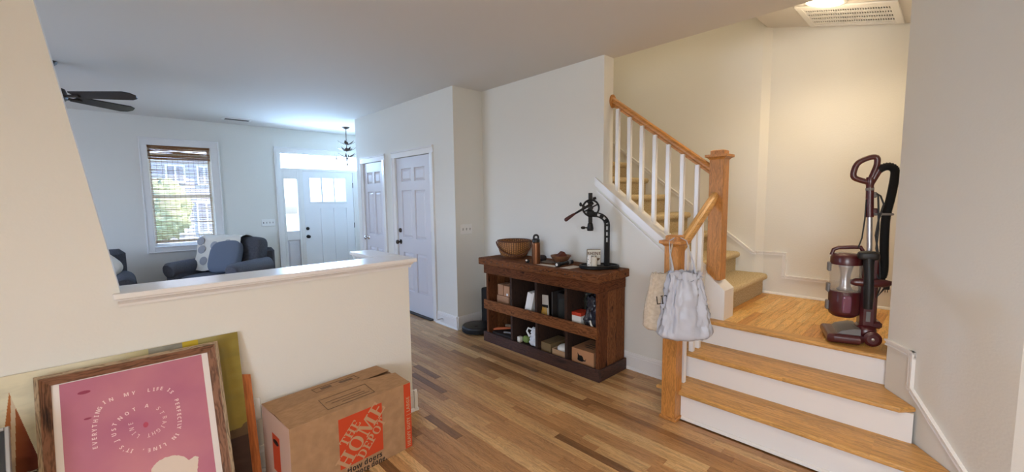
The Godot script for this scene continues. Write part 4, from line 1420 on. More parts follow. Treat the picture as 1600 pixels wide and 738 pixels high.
func add_in_cubbies() -> void:
	var s := 0.375
	var f := 0.078
	var tan1 := rgb(176, 132, 100)
	# upper row
	carton("small_carton", Vector3(2.84, s, -3.245), Vector3(3.02, s + 0.118, -3.065), "wide brown carton under two small ones in the top left cubby", tan1)
	carton("small_carton", Vector3(2.85, s + 0.12, -3.240), Vector3(2.98, s + 0.232, -3.160), "narrow brown carton, left of the two standing on the wide carton", tan1)
	var c3 := carton("small_carton", Vector3(2.85, s + 0.12, -3.150), Vector3(2.96, s + 0.226, -3.066), "brown carton with a small white label, right of the pair on the wide carton", rgb(186, 140, 106))
	part(c3, "sticker", Mesher.new().box(Vector3(2.849, s + 0.127, -3.108), Vector3(2.8505, s + 0.150, -3.085)), M.white)
	var gb := Mesher.new()
	gb.box(Vector3(3.02, s, -3.20), Vector3(3.12, s + 0.30, -2.975), 0.01)
	one("dark_crate", gb, paint(rgb(46, 46, 38), 0.8), "dark olive case at the back of the top left cubby", "case")
	var wb := thing("white_slim_box", "slim white box leaning right in the second top cubby", "box", Vector3(2.83, s, -2.77), Basis(Vector3.RIGHT, 0.24))
	local_part(wb, "body", Mesher.new().box(Vector3(-0.03, 0.012, -0.040), Vector3(0.12, 0.228, 0.022), 0.002), M.white)
	local_part(wb, "lid", Mesher.new().box(Vector3(-0.031, 0.012, 0.023), Vector3(0.121, 0.250, 0.045), 0.002), M.white_plastic)
	var cl := Mesher.new()
	cl.cushion(Vector3(2.95, s + 0.035, -2.852), Vector3(0.16, 0.07, 0.12), 2.4)
	one("dark_case", cl, paint(rgb(38, 30, 32), 0.8), "dark rounded case left of the leaning white box", "case")
	one("adapter", Mesher.new().box(Vector3(2.90, s + 0.068, -2.875), Vector3(2.93, s + 0.094, -2.845), 0.004), M.white_plastic, "small white plug adapter on the dark rounded case", "adapter")
	one("red_tin", Mesher.new().hard_lathe([Vector2(0, 0), Vector2(0.03, 0), Vector2(0.03, 0.085), Vector2(0, 0.085)], 18, Vector3(3.03, s, -2.80)), paint(rgb(84, 34, 36), 0.6), "small dark red tin behind the leaning white box", "tin")
	# third: plastic pack of pencils leaning, dark boxes
	var pk := thing("pencil_pack", "clear white-topped pack of yellow pencils in the third top cubby", "stationery", Vector3(2.83, s, -2.565), Basis(Vector3.RIGHT, -0.06))
	local_part(pk, "card", Mesher.new().box(Vector3(0.0, 0.0, -0.055), Vector3(0.012, 0.225, 0.052), 0.002), paint(rgb(196, 192, 184), 0.6))
	local_part(pk, "band", Mesher.new().box(Vector3(-0.002, 0.108, -0.054), Vector3(0.0, 0.135, 0.051)), M.black)
	for k in 6:
		local_part(pk, "pencil", Mesher.new().tube([Vector3(-0.006, 0.004, -0.040 + k * 0.0145), Vector3(-0.006, 0.098, -0.044 + k * 0.0145), Vector3(-0.006, 0.118, -0.045 + k * 0.0145)], [0.0045, 0.0045, 0.0008], 6), paint(rgb(214, 164, 52), 0.5))
	one("dark_folder", Mesher.new().box(Vector3(2.85, s, -2.500), Vector3(3.10, s + 0.262, -2.484), 0.002), paint(rgb(52, 48, 46), 0.7), "thin dark folder upright right of the pencil pack", "folder")
	var db := one("black_box", Mesher.new().box(Vector3(2.86, s + 0.012, -2.435), Vector3(3.10, s + 0.265, -2.300), 0.004), M.black, "upright black box at the right of the third top cubby", "box")
	part(db, "window", Mesher.new().box(Vector3(2.858, s + 0.03, -2.418), Vector3(2.860, s + 0.22, -2.318)), paint(rgb(46, 50, 50), 0.25))
	one("flat_board", Mesher.new().box(Vector3(2.80, s, -2.46), Vector3(3.10, s + 0.011, -2.285), 0.002), paint(rgb(108, 84, 60), 0.8), "flat tan board lying under the upright black box", "board")
	# fourth: white box with red lid, dark plastic bag
	var rb := thing("red_lid_box", "white box with a red lid beside the dark plastic bag, top right cubby", "box", Vector3(2.86, s, -2.20))
	part(rb, "body", Mesher.new().box(Vector3(2.805, s, -2.226), Vector3(2.93, s + 0.118, -2.130), 0.002), M.white)
	part(rb, "lid", Mesher.new().box(Vector3(2.803, s + 0.112, -2.228), Vector3(2.932, s + 0.142, -2.128), 0.003), paint(rgb(196, 66, 44), 0.5))
	var gp := Mesher.new()
	gp.grid(bag_rows(0.05, 0.05, 0.05, 0.03, 0.28, 0.01, 5, 0.02), true, true)
	var gs := paint(rgb(56, 58, 48), 0.3)
	var gn := one("olive_plastic_bag", gp, gs, "crinkled dark olive plastic bag at the back of the top right cubby", "bag")
	gn.transform = Transform3D(cam_basis(), Vector3(3.02, s, -2.185))
	var dp := Mesher.new()
	dp.grid(bag_rows(0.078, 0.062, 0.08, 0.05, 0.29, 0.01, 8, 0.035), true, true)
	var dpm := paint(rgb(42, 44, 56), 0.16)
	var dpo := one("dark_plastic_bag", dp, dpm, "glossy crumpled navy plastic bag filling the right of the top right cubby", "bag")
	dpo.transform = Transform3D(Basis(Vector3.UP, PI / 2), Vector3(2.90, s, -2.045))
	part(dpo, "drawstring", Mesher.new().tube([Vector3(2.80, s + 0.10, -2.03), Vector3(2.785, s + 0.075, -2.01), Vector3(2.78, s + 0.05, -1.985), Vector3(2.79, s + 0.02, -1.965)], 0.008, 8), M.white_plastic)
	# lower row
	var tr := thing("tool_tray", "dark tray of orange-handled tools in the bottom left cubby", "tray", Vector3(2.92, f, -3.13))
	part(tr, "tray", Mesher.new().box(Vector3(2.79, f, -3.27), Vector3(3.10, f + 0.03, -2.975), 0.004), paint(rgb(40, 34, 32), 0.7))
	part(tr, "orange_handle", Mesher.new().tube([Vector3(2.80, f + 0.05, -3.26), Vector3(2.83, f + 0.06, -3.22), Vector3(2.86, f + 0.065, -3.17), Vector3(2.90, f + 0.08, -3.08)], [0.010, 0.016, 0.014, 0.009], 10), paint(rgb(172, 86, 42), 0.6))
	part(tr, "tool", Mesher.new().tube([Vector3(2.87, f + 0.10, -3.15), Vector3(2.94, f + 0.10, -3.03), Vector3(2.98, f + 0.09, -2.99)], [0.016, 0.02, 0.012], 10), paint(rgb(112, 92, 72), 0.6))
	part(tr, "tool", Mesher.new().tube([Vector3(2.82, f + 0.045, -3.12), Vector3(2.84, f + 0.05, -3.05), Vector3(2.83, f + 0.045, -2.99)], 0.011, 8), M.grey_plastic)
	var pb := Mesher.new()
	pb.grid(bag_rows(0.062, 0.03, 0.06, 0.025, 0.165, 0.01, 15, 0.028), true, true)
	var pbo := one("white_plastic_bag", pb, paint(rgb(228, 230, 234), 0.35), "small knotted white plastic bag in the second bottom cubby", "bag")
	pbo.transform = Transform3D(Basis(Vector3.UP, PI / 2), Vector3(2.88, f, -2.715))
	part(pbo, "handle_loop", Mesher.new().tube([Vector3(2.86, f + 0.07, -2.79), Vector3(2.845, f + 0.12, -2.815), Vector3(2.85, f + 0.155, -2.80), Vector3(2.87, f + 0.14, -2.76)], [0.012, 0.009, 0.008, 0.010], 8), M.white)
	one("green_packet", Mesher.new().cushion(Vector3(2.85, f + 0.035, -2.825), Vector3(0.06, 0.07, 0.075), 2.6, 16, 10), paint(rgb(118, 140, 70), 0.6), "small green packet beside the knotted white bag", "packet")
	one("white_card_box", Mesher.new().box(Vector3(2.80, f, -2.905), Vector3(2.84, f + 0.055, -2.868), 0.002), M.cream, "tiny white box left of the green packet", "box")
	carton("olive_carton", Vector3(2.80, f, -2.585), Vector3(3.05, f + 0.085, -2.465), "dark olive-topped carton in the third bottom cubby", rgb(128, 106, 72))
	var ob := thing("open_carton", "low open tan box with white tissue, right of the olive-topped carton", "box", Vector3(2.87, f, -2.36))
	var om := Mesher.new()
	for a in [[2.79, 2.796, -2.445, -2.285], [2.95, 2.956, -2.445, -2.285], [2.79, 2.956, -2.445, -2.439], [2.79, 2.956, -2.291, -2.285]]:
		om.box(Vector3(a[0], f, a[2]), Vector3(a[1], f + 0.058, a[3]))
	om.box(Vector3(2.79, f, -2.445), Vector3(2.956, f + 0.004, -2.285))
	part(ob, "walls", om, paint(rgb(188, 152, 116), 0.85))
	one("tissue", Mesher.new().cushion(Vector3(2.875, f + 0.055, -2.362), Vector3(0.14, 0.085, 0.135), 2.0, 18, 10), M.white, "bunched white tissue in the low open tan box", "tissue")
	var cb := carton("printed_carton", Vector3(2.79, f, -2.215), Vector3(3.06, f + 0.130, -1.985), "brown carton with a black printed creature in the bottom right cubby", rgb(186, 136, 98))
	var cr := Mesher.new()
	# a black ink print on the front: round body, ears and arms
	cr.prism([Vector2(-0.034, -0.022), Vector2(-0.030, 0.010), Vector2(-0.034, 0.040), Vector2(-0.016, 0.020), Vector2(0.010, 0.022), Vector2(0.022, 0.012), Vector2(0.030, -0.012), Vector2(0.048, -0.010), Vector2(0.052, 0.004), Vector2(0.056, 0.002), Vector2(0.050, -0.018), Vector2(0.030, -0.022), Vector2(0.018, -0.030), Vector2(-0.018, -0.030)], Vector3(2.7895, f + 0.058, -2.118), Vector3.BACK, Vector3.UP, Vector3(-0.0008, 0, 0))
	part(cb, "print", cr, M.black)
	var tp := Mesher.new()
	for q in [[2.86, -2.13, -2.04], [2.90, -2.16, -2.05], [2.94, -2.14, -2.03]]:
		tp.box(Vector3(q[0], f + 0.130, q[1]), Vector3(q[0] + 0.018, f + 0.1312, q[2]))
	part(cb, "top_print", tp, M.faded_ink)


# ---------------------------------------------------------------- things on the floor and steps
func add_robot() -> void:
	var ds := Vector3(2.754, 0.075, -4.135)
	var st := thing("door_stop", "small spring door stop on the baseboard right of the wide six-panel door", "door stop", ds)
	var coil := []
	for k in 61:
		var a := TAU * k / 6.0
		coil.append(ds + Vector3(-0.004 - 0.0011 * k, cos(a) * 0.007, sin(a) * 0.007))
	part(st, "spring", Mesher.new().tube(coil, 0.0016, 5), M.silver)
	part(st, "tip", Mesher.new().rod(ds + Vector3(-0.070, 0, 0), ds + Vector3(-0.082, 0, 0), 0.009, 12), M.white_plastic)
	var c := Vector3(2.872, 0, -3.625)
	var o := thing("robot_vacuum", "round flat black robot vacuum on the floor left of the cabinet", "robot vacuum", c)
	part(o, "body", Mesher.new().lathe([Vector2(0, 0.012), Vector2(0.155, 0.012), Vector2(0.168, 0.020), Vector2(0.170, 0.035), Vector2(0.170, 0.070), Vector2(0.164, 0.080), Vector2(0.150, 0.084), Vector2(0.0, 0.086)], 48, c), paint(rgb(20, 21, 25), 0.3))
	part(o, "bumper", Mesher.new().lathe([Vector2(0.1705, 0.022), Vector2(0.174, 0.026), Vector2(0.174, 0.062), Vector2(0.1705, 0.066)], 48, c), M.matte_black)
	part(o, "button", Mesher.new().lathe([Vector2(0.022, 0.086), Vector2(0.020, 0.089), Vector2(0, 0.089)], 20, c + Vector3(-0.05, 0, 0.04)), M.black)
	part(o, "wheels", Mesher.new().rod(c + Vector3(-0.02, 0.018, -0.11), c + Vector3(0.02, 0.018, -0.11), 0.018, 12).rod(c + Vector3(-0.02, 0.018, 0.11), c + Vector3(0.02, 0.018, 0.11), 0.018, 12), M.matte_black)
	var d := thing("charging_dock", "tall black charging dock standing behind the robot vacuum", "dock", Vector3(3.10, 0, -3.64))
	part(d, "tower", Mesher.new().box(Vector3(3.052, 0.0, -3.775), Vector3(3.146, 0.455, -3.50), 0.012), M.matte_black)
	part(d, "ramp", Mesher.new().prism([Vector2(3.046, 0), Vector2(3.06, 0), Vector2(3.06, 0.010)], Vector3(0, 0, -3.72), Vector3.RIGHT, Vector3.UP, Vector3(0, 0, 0.18)), M.black)


func add_moving_box() -> void:
	var ang := 0.0818
	var o := thing("cardboard_box", "large brown cardboard moving box with an orange logo in front of the half wall", "box", Vector3(0.857, 0, -2.357), Basis(Vector3.UP, ang))
	var hw := 0.3425
	var hd := 0.192
	var h := 0.405
	var t := 0.004
	var wl := Mesher.new(0, 1.5, 1.5)
	wl.box(Vector3(-hw, 0, hd - t), Vector3(hw, h, hd), 0.0015)
	wl.box(Vector3(-hw, 0, -hd), Vector3(hw, h, -hd + t), 0.0015)
	wl.box(Vector3(hw - t, 0, -hd), Vector3(hw, h, hd), 0.0015)
	wl.box(Vector3(-hw, 0, -hd), Vector3(hw, t, hd))
	local_part(o, "walls", wl, M.cardboard)
	local_part(o, "end_panel", Mesher.new(1, 1.5, 1.5).box(Vector3(-hw, 0, -hd), Vector3(-hw + t, h - 0.004, hd - 0.004), 0.001), M.cardboard_lit)
	# two long top flaps that bow up where they meet, and an inner flap seen between them at the right
	for s in [-1.0, 1.0]:
		var rows := []
		for i in 7:
			var line := PackedVector3Array()
			for k in 25:
				var x := -hw + 2 * hw * k / 24.0
				var q := i / 6.0
				var open := 0.004 + 0.030 * pow(maxf(0.0, (k - 15) / 9.0), 1.5)
				var z: float = s * lerpf(hd, open, q)
				var lift := 0.016 * q * sin(PI * k / 24.0 * 0.9) + 0.010 * q * q * (1.0 if s > 0 else 0.45)
				line.append(Vector3(x, h + lift, z))
			rows.append(line)
		local_part(o, "top_flap", Mesher.new(0, 1.5, 1.5).grid(rows, false, s < 0), M.cardboard)
	local_part(o, "inner_flap", Mesher.new().box(Vector3(0.12, h - 0.008, -hd + 0.006), Vector3(hw - 0.006, h - 0.004, hd - 0.006)), paint(rgb(150, 116, 84), 0.9))
	local_part(o, "inner_flap", Mesher.new().box(Vector3(-hw + 0.006, h - 0.008, -hd + 0.006), Vector3(-0.12, h - 0.004, hd - 0.006)), paint(rgb(150, 116, 84), 0.9))
	# printed front
	var fz := hd + 0.0006
	var lo := Vector2(-0.103, 0.072)
	var hi := Vector2(0.150, 0.350)
	local_part(o, "logo", Mesher.new().box(Vector3(lo.x, lo.y, hd - 0.001), Vector3(hi.x, hi.y, fz)), M.orange)
	var lc := Vector3((lo.x + hi.x) / 2, (lo.y + hi.y) / 2, fz)
	var tilt := Basis(Vector3(0, 0, 1), deg_to_rad(47))
	var card := paint(rgb(186, 148, 112), 0.85)
	lettering(o, "HOME", "Droid Serif Bold", 0.084, card, Transform3D(tilt, lc + tilt * Vector3(0.0, 0.0, 0)), 0.96)
	lettering(o, "THE", "Droid Serif Bold", 0.050, card, Transform3D(tilt, lc + tilt * Vector3(-0.014, 0.074, 0)), 0.92)
	lettering(o, "DEPOT", "Droid Serif Bold", 0.050, card, Transform3D(tilt, lc + tilt * Vector3(0.010, -0.073, 0)), 0.92)
	lettering(o, "How doers", "Droid Sans Bold", 0.030, M.ink, Transform3D(Basis.IDENTITY, Vector3(0.036, 0.048, fz)), 1.0)
	lettering(o, "get more done.", "Droid Sans Bold", 0.030, M.ink, Transform3D(Basis.IDENTITY, Vector3(0.036, 0.014, fz)), 0.88)
	local_part(o, "side_stripe", Mesher.new().box(Vector3(hw - 0.046, 0.002, hd - 0.001), Vector3(hw + 0.0006, h - 0.004, fz)), M.orange)
	lettering(o, "HEAVY DUTY | LARGE", "Droid Sans Bold", 0.022, card, Transform3D(Basis(Vector3(0, 0, 1), PI / 2), Vector3(hw - 0.020, 0.165, fz)), 1.0)
	# faded print on the flaps
	var fr := Mesher.new()
	var edge := func(x0: float, x1: float, z0: float, z1: float, y: float) -> void:
		fr.box(Vector3(x0, y, z0), Vector3(x1, y + 0.0012, z0 + 0.003))
		fr.box(Vector3(x0, y, z1 - 0.003), Vector3(x1, y + 0.0012, z1))
		fr.box(Vector3(x0, y, z0), Vector3(x0 + 0.003, y + 0.0012, z1))
		fr.box(Vector3(x1 - 0.003, y, z0), Vector3(x1, y + 0.0012, z1))
	fr.xf = Transform3D(Basis(Vector3.RIGHT, 0.12), Vector3(0, h + 0.012, 0.11))
	edge.call(-0.14, 0.13, -0.062, 0.052, 0.0)
	for q in [[-0.12, 0.08, -0.02], [-0.10, 0.09, 0.004], [-0.05, 0.11, 0.024]]:
		fr.box(Vector3(q[0], 0, q[2]), Vector3(q[1], 0.0012, q[2] + 0.003))
	fr.xf = Transform3D(Basis(Vector3.RIGHT, -0.07), Vector3(0, h + 0.009, -0.10))
	edge.call(-0.10, 0.16, -0.04, 0.03, 0.0)
	for q in [[-0.06, 0.0, -0.02, 0.012], [0.05, 0.13, -0.02, 0.012]]:
		fr.box(Vector3(q[0], 0, q[2]), Vector3(q[1], 0.0012, q[3]))
	local_part(o, "flap_print", fr, M.faded_ink)
	# hand hole with orange print on the end panel
	local_part(o, "end_print", Mesher.new().box(Vector3(-hw - 0.0006, 0.10, -0.05), Vector3(-hw + 0.001, 0.30, 0.05)), M.orange)
	var hh := Mesher.new()
	hh.xf = Transform3D(Basis(Quaternion(Vector3.UP, Vector3.LEFT)), Vector3(-hw - 0.0012, 0.262, 0.0))
	hh.lathe([Vector2(0.020, 0), Vector2(0.020, 0.0006), Vector2(0, 0.0006)], 20, Vector3.ZERO, 0.7, 1.9)
	local_part(o, "hand_hole", hh, M.black)


func add_pictures() -> void:
	# frame of the pink print
	var y := Vector3(0, 0.936, -0.351)
	var b := Basis(Vector3.RIGHT, y, Vector3.RIGHT.cross(y))
	var W := 0.611
	var H := 0.845
	var o := thing("framed_print", "pink lettered art print in a rustic brown wooden frame leaning on the half wall", "picture", Vector3(0.0195, 0.016, -2.196), b)
	var lw := paint(rgb(166, 144, 116), 0.75, 0.0, M.old[0].albedo_texture)
	var fw := paint(rgb(140, 100, 74), 0.7, 0.0, M.old[0].albedo_texture)
	for k in 4:
		var m := Mesher.new(0, 0.8, 3.0, Vector2(k * 0.27, k * 0.4))
		var q := Basis(Vector3(0, 0, 1), PI / 2 * k)
		var half := (W if k % 2 == 0 else H) / 2
		var dist := (H if k % 2 == 0 else W) / 2
		m.xf = Transform3D(q, Vector3(0, H / 2, 0))
		var lip := Mesher.new(0, 0.8, 3.0, Vector2(k * 0.41, k * 0.2))
		lip.xf = m.xf
		# rail along local x at local y = -dist, mitred
		var pr := [[0.0, -0.045], [0.0, -0.001], [0.003, 0.0], [0.012, 0.0], [0.014, -0.004], [0.038, -0.026], [0.043, -0.030], [0.043, -0.045]]
		for i in pr.size():
			var e: Array = pr[i]
			var f: Array = pr[(i + 1) % pr.size()]
			(lip if i < 4 else m).face([Vector3(-half + e[0], -dist + e[0], e[1]), Vector3(half - e[0], -dist + e[0], e[1]), Vector3(half - f[0], -dist + f[0], f[1]), Vector3(-half + f[0], -dist + f[0], f[1])], Vector3(0, f[1] - e[1], e[0] - f[0]) * (1.0) if absf(f[1] - e[1]) + absf(e[0] - f[0]) > 0 else Vector3.UP)
		local_part(o, "rail", m, fw)
		local_part(o, "lip", lip, lw)
	local_part(o, "backing", Mesher.new().box(Vector3(-W / 2 + 0.02, 0.02, -0.045), Vector3(W / 2 - 0.02, H - 0.02, -0.038)), M.cardboard)
	local_part(o, "paper", Mesher.new().box(Vector3(-W / 2 + 0.043, 0.043, -0.038), Vector3(W / 2 - 0.043, H - 0.040, -0.0365)), paint(rgb(232, 224, 218), 0.8))
	var pink := paint(Color.WHITE, 0.8, 0.0, noise_tex(77, 0.008, rgb(176, 104, 130), rgb(200, 132, 142), 256, 5))
	var pr2 := local_part(o, "print", Mesher.new(0, 0.9, 0.9).box(Vector3(-0.240, 0.06, -0.0365), Vector3(0.238, H - 0.047, -0.036)), pink)
	var red := Mesher.new()
	red.xf = Transform3D(Basis(Quaternion(Vector3.UP, Vector3.BACK)), Vector3(0.012, 0.545, -0.036))
	red.lathe([Vector2(0.009, 0.0), Vector2(0.008, 0.0004), Vector2(0, 0.0004)], 12, Vector3.ZERO, 1.0, 1.3)
	local_part(pr2, "red_dot", red, paint(rgb(186, 78, 100), 0.8))
	for q in [[-0.17, 0.745, 0.02], [-0.165, 0.635, 0.012]]:
		var sm := Mesher.new()
		sm.xf = Transform3D(Basis(Quaternion(Vector3.UP, Vector3.BACK)), Vector3(q[0], q[1], -0.036))
		sm.lathe([Vector2(q[2], 0.0), Vector2(q[2] * 0.9, 0.0004), Vector2(0, 0.0004)], 14, Vector3.ZERO, 1.0, 0.35)
		local_part(pr2, "brush_mark", sm, paint(rgb(150, 62, 88), 0.8))
	var hd := [Vector2(0.0347, 0.30), Vector2(0.0347, 0.358), Vector2(0.0534, 0.3775), Vector2(0.0833, 0.388), Vector2(0.1186, 0.3827), Vector2(0.1474, 0.3655), Vector2(0.165, 0.342), Vector2(0.190, 0.350), Vector2(0.2014, 0.341), Vector2(0.196, 0.318), Vector2(0.190, 0.29), Vector2(0.195, 0.08), Vector2(0.02, 0.08)]
	var ho := []
	for k in hd.size():
		var q0: Vector2 = hd[k]
		var q1: Vector2 = hd[(k + 1) % hd.size()]
		for i in 5:
			ho.append(q0.lerp(q1, i / 5.0) + Vector2(-0.0195, -0.004) + (Vector2(rng.randf_range(-1, 1), rng.randf_range(-1, 1)) * 0.0022 if i > 0 else Vector2.ZERO))
	hd = ho
	local_part(pr2, "painted_shape", Mesher.new().prism(hd, Vector3(0, 0, -0.036), Vector3.RIGHT, Vector3.UP, Vector3(0, 0, 0.0005)), paint(rgb(222, 206, 190), 0.85))
	# words winding inwards along a spiral
	var path := [[-0.1303, 0.4999], [-0.1307, 0.5513], [-0.1279, 0.5985], [-0.1172, 0.6504], [-0.0984, 0.6864], [-0.0621, 0.695], [-0.0181, 0.6985], [0.0212, 0.697], [0.0662, 0.6923], [0.0972, 0.6873], [0.1275, 0.6699], [0.1452, 0.6189], [0.1488, 0.5635], [0.1463, 0.5107], [0.1378, 0.4721], [0.1159, 0.4529], [0.088, 0.4417], [0.0583, 0.4368], [0.0215, 0.4396], [-0.0189, 0.4562], [-0.0447, 0.4738], [-0.0629, 0.5036], [-0.0725, 0.5495], [-0.0692, 0.5835], [-0.0462, 0.6072], [-0.0121, 0.624], [0.0223, 0.6319], [0.0535, 0.6256], [0.0809, 0.6011], [0.097, 0.5591], [0.0921, 0.5233], [0.0641, 0.5056], [0.0348, 0.5008], [0.0044, 0.509], [-0.0142, 0.5342], [-0.016, 0.5709]]
	var words := [["EVERYTHING", 0.3, 3.5], ["IN", 4.15, 4.75], ["MY", 5.9, 6.5], ["LIFE", 7.7, 9.0], ["IS", 9.8, 10.2], ["PERFECTLY", 11.0, 13.4], ["IN", 14.2, 14.75], ["LINE,", 16.0, 18.2], ["IT'S", 19.1, 20.4], ["JUST", 21.3, 23.1], ["NOT", 23.9, 25.3], ["A", 26.6, 27.0], ["STRAIGHT", 27.9, 31.9], ["LINE", 33.1, 35.0]]
	var chalk := paint(rgb(236, 208, 208), 0.85)
	var cv := Curve2D.new()
	for p in path:
		cv.add_point(Vector2(p[0] - 0.0195, p[1] - 0.004))
	var at := func(i: float) -> Vector2:
		var k := clampi(int(i), 0, path.size() - 2)
		return Vector2(path[k][0], path[k][1]).lerp(Vector2(path[k + 1][0], path[k + 1][1]), i - k) + Vector2(-0.0195, -0.004)
	for w in words:
		var txt: String = w[0]
		for k in txt.length():
			var u: float = lerpf(w[1], w[2], k / maxf(1.0, txt.length() - 1.0))
			var p: Vector2 = at.call(u)
			var d: Vector2 = (at.call(u + 0.35) - at.call(u - 0.35)).normalized()
			lettering(pr2, txt[k], "Droid Sans Bold" if u < 27.5 else "Droid Sans", 0.0148, chalk, Transform3D(Basis(Vector3(d.x, d.y, 0), Vector3(-d.y, d.x, 0), Vector3(0, 0, 1)), Vector3(p.x, p.y, -0.0357)), 1.0, "letter")
	# painted canvas behind it
	var im := Image.create(640, 498, false, Image.FORMAT_RGB8)
	var n := FastNoiseLite.new()
	n.seed = 4
	n.frequency = 0.02
	for py in 498:
		for px in 640:
			var u := px / 639.0
			var v := 1.0 - py / 497.0
			var k := n.get_noise_2d(px * 0.4, py * 1.05)
			var c := rgb(222, 214, 184).lerp(rgb(158, 146, 90), smoothstep(0.45, 0.8, u + 0.06 * k))
			c = c.lerp(rgb(142, 124, 48), smoothstep(0.88, 0.97, u + 0.03 * k))
			if v > 0.93 and u > 0.66 and u < 0.78:
				c = rgb(148, 146, 132).lerp(rgb(120, 118, 112), absf(k))
			if v > 0.93 and u > 0.78 and u < 0.84:
				c = rgb(196, 170, 40)
			if v < 0.42 + 0.05 * k and u > 0.86:
				c = rgb(96, 74, 48)
			if v < 0.36 and u > 0.86:
				c = rgb(60, 38, 28)
			# sail and hulls
			var su := (u - 0.262) / 0.05
			var sv := (v - 0.62) / 0.30
			if sv > -0.3 and sv < 1.0 and absf(su + 0.2 * sv) < (1.0 - sv) * 0.85:
				c = rgb(112, 44, 24).lerp(rgb(178, 104, 40), clampf(0.45 - su * 0.6 + sv * 0.35, 0, 1))
				if absf(su + 0.25 * (1.0 - sv)) < 0.12:
					c = rgb(206, 186, 156)
			elif v < 0.60 and u < 0.36:
				var cell := int(floor(u * 60.0 + v * 9.0)) + int(floor(v * 36.0))
				c = [rgb(196, 190, 172), rgb(112, 92, 76), rgb(150, 140, 122), rgb(88, 62, 46)][posmod(cell * 7 + int(v * 23), 4)]
			c = c.lightened(0.08 * k) if k > 0 else c.darkened(-0.12 * k)
			im.set_pixel(px, py, c)
	var pm := paint(Color.WHITE, 0.7, 0.0, ImageTexture.create_from_image(im))
	var y2 := Vector3(0, 0.812, -0.155).normalized()
	var b2 := Basis(Vector3.RIGHT, y2, Vector3.RIGHT.cross(y2))
	var cv2 := thing("painted_canvas", "large unframed olive and cream seascape canvas behind the pink framed print", "painting", Vector3(-0.10, 0.006, -2.398), b2)
	local_part(cv2, "stretcher", Mesher.new().box(Vector3(-0.52, 0, -0.024), Vector3(0.52, 0.826, -0.001), 0.002), M.cream)
	var fc := Mesher.new()
	var cn := [[Vector3(-0.52, 0, 0), Vector2(0, 1)], [Vector3(0.52, 0, 0), Vector2(1, 1)], [Vector3(0.52, 0.826, 0), Vector2(1, 0)], [Vector3(-0.52, 0.826, 0), Vector2(0, 0)]]
	for i in [0, 2, 1, 0, 3, 2]:
		fc.vert(cn[i][0], Vector3.BACK, cn[i][1])
	local_part(cv2, "painting", fc, pm)
	# edge of a third picture at the far left
	var y3 := Vector3(0, 0.93, -0.36).normalized()
	var b3 := Basis(Vector3.RIGHT, y3, Vector3.RIGHT.cross(y3))
	var tf := thing("black_picture", "black picture in a thin silver frame at the left edge of the photograph", "picture", Vector3(-0.335, 0.008, -2.03), b3)
	local_part(tf, "glass", Mesher.new().box(Vector3(-0.50, 0.006, -0.018), Vector3(-0.008, 0.735, -0.006)), paint(rgb(34, 36, 42), 0.12))
	var sf := Mesher.new(1)
	for a in [[-0.512, -0.50, 0, 0.745], [-0.010, 0.002, 0, 0.745], [-0.50, -0.010, 0.733, 0.745], [-0.50, -0.010, 0, 0.012]]:
		sf.box(Vector3(a[0], a[2], -0.022), Vector3(a[1], a[3], 0.0), 0.002)
	local_part(tf, "frame", sf, paint(rgb(150, 148, 146), 0.4, 0.4))
	# translucent orange sheet leaning beside the canvas
	var om := paint(Color(0.95, 0.58, 0.30, 0.74), 0.5, 0.0, noise_tex(55, 0.05, Color(0.75, 0.7, 0.65), Color(1, 1, 1)))
	om.transparency = BaseMaterial3D.TRANSPARENCY_ALPHA
	var os := Mesher.new(1, 0.6, 6.0)
	os.prism([Vector2(-0.004, 0.0), Vector2(0.072, 0.0), Vector2(0.062, 0.575), Vector2(0.010, 0.59)], Vector3(0.404, 0.0, -2.49), Vector3.RIGHT, Vector3(0, 0.991, -0.115).normalized(), Vector3(0, 0, 0.003))
	one("orange_sheet", os, om, "narrow translucent orange plastic sheet leaning between the canvas and the cardboard box", "plastic sheet")


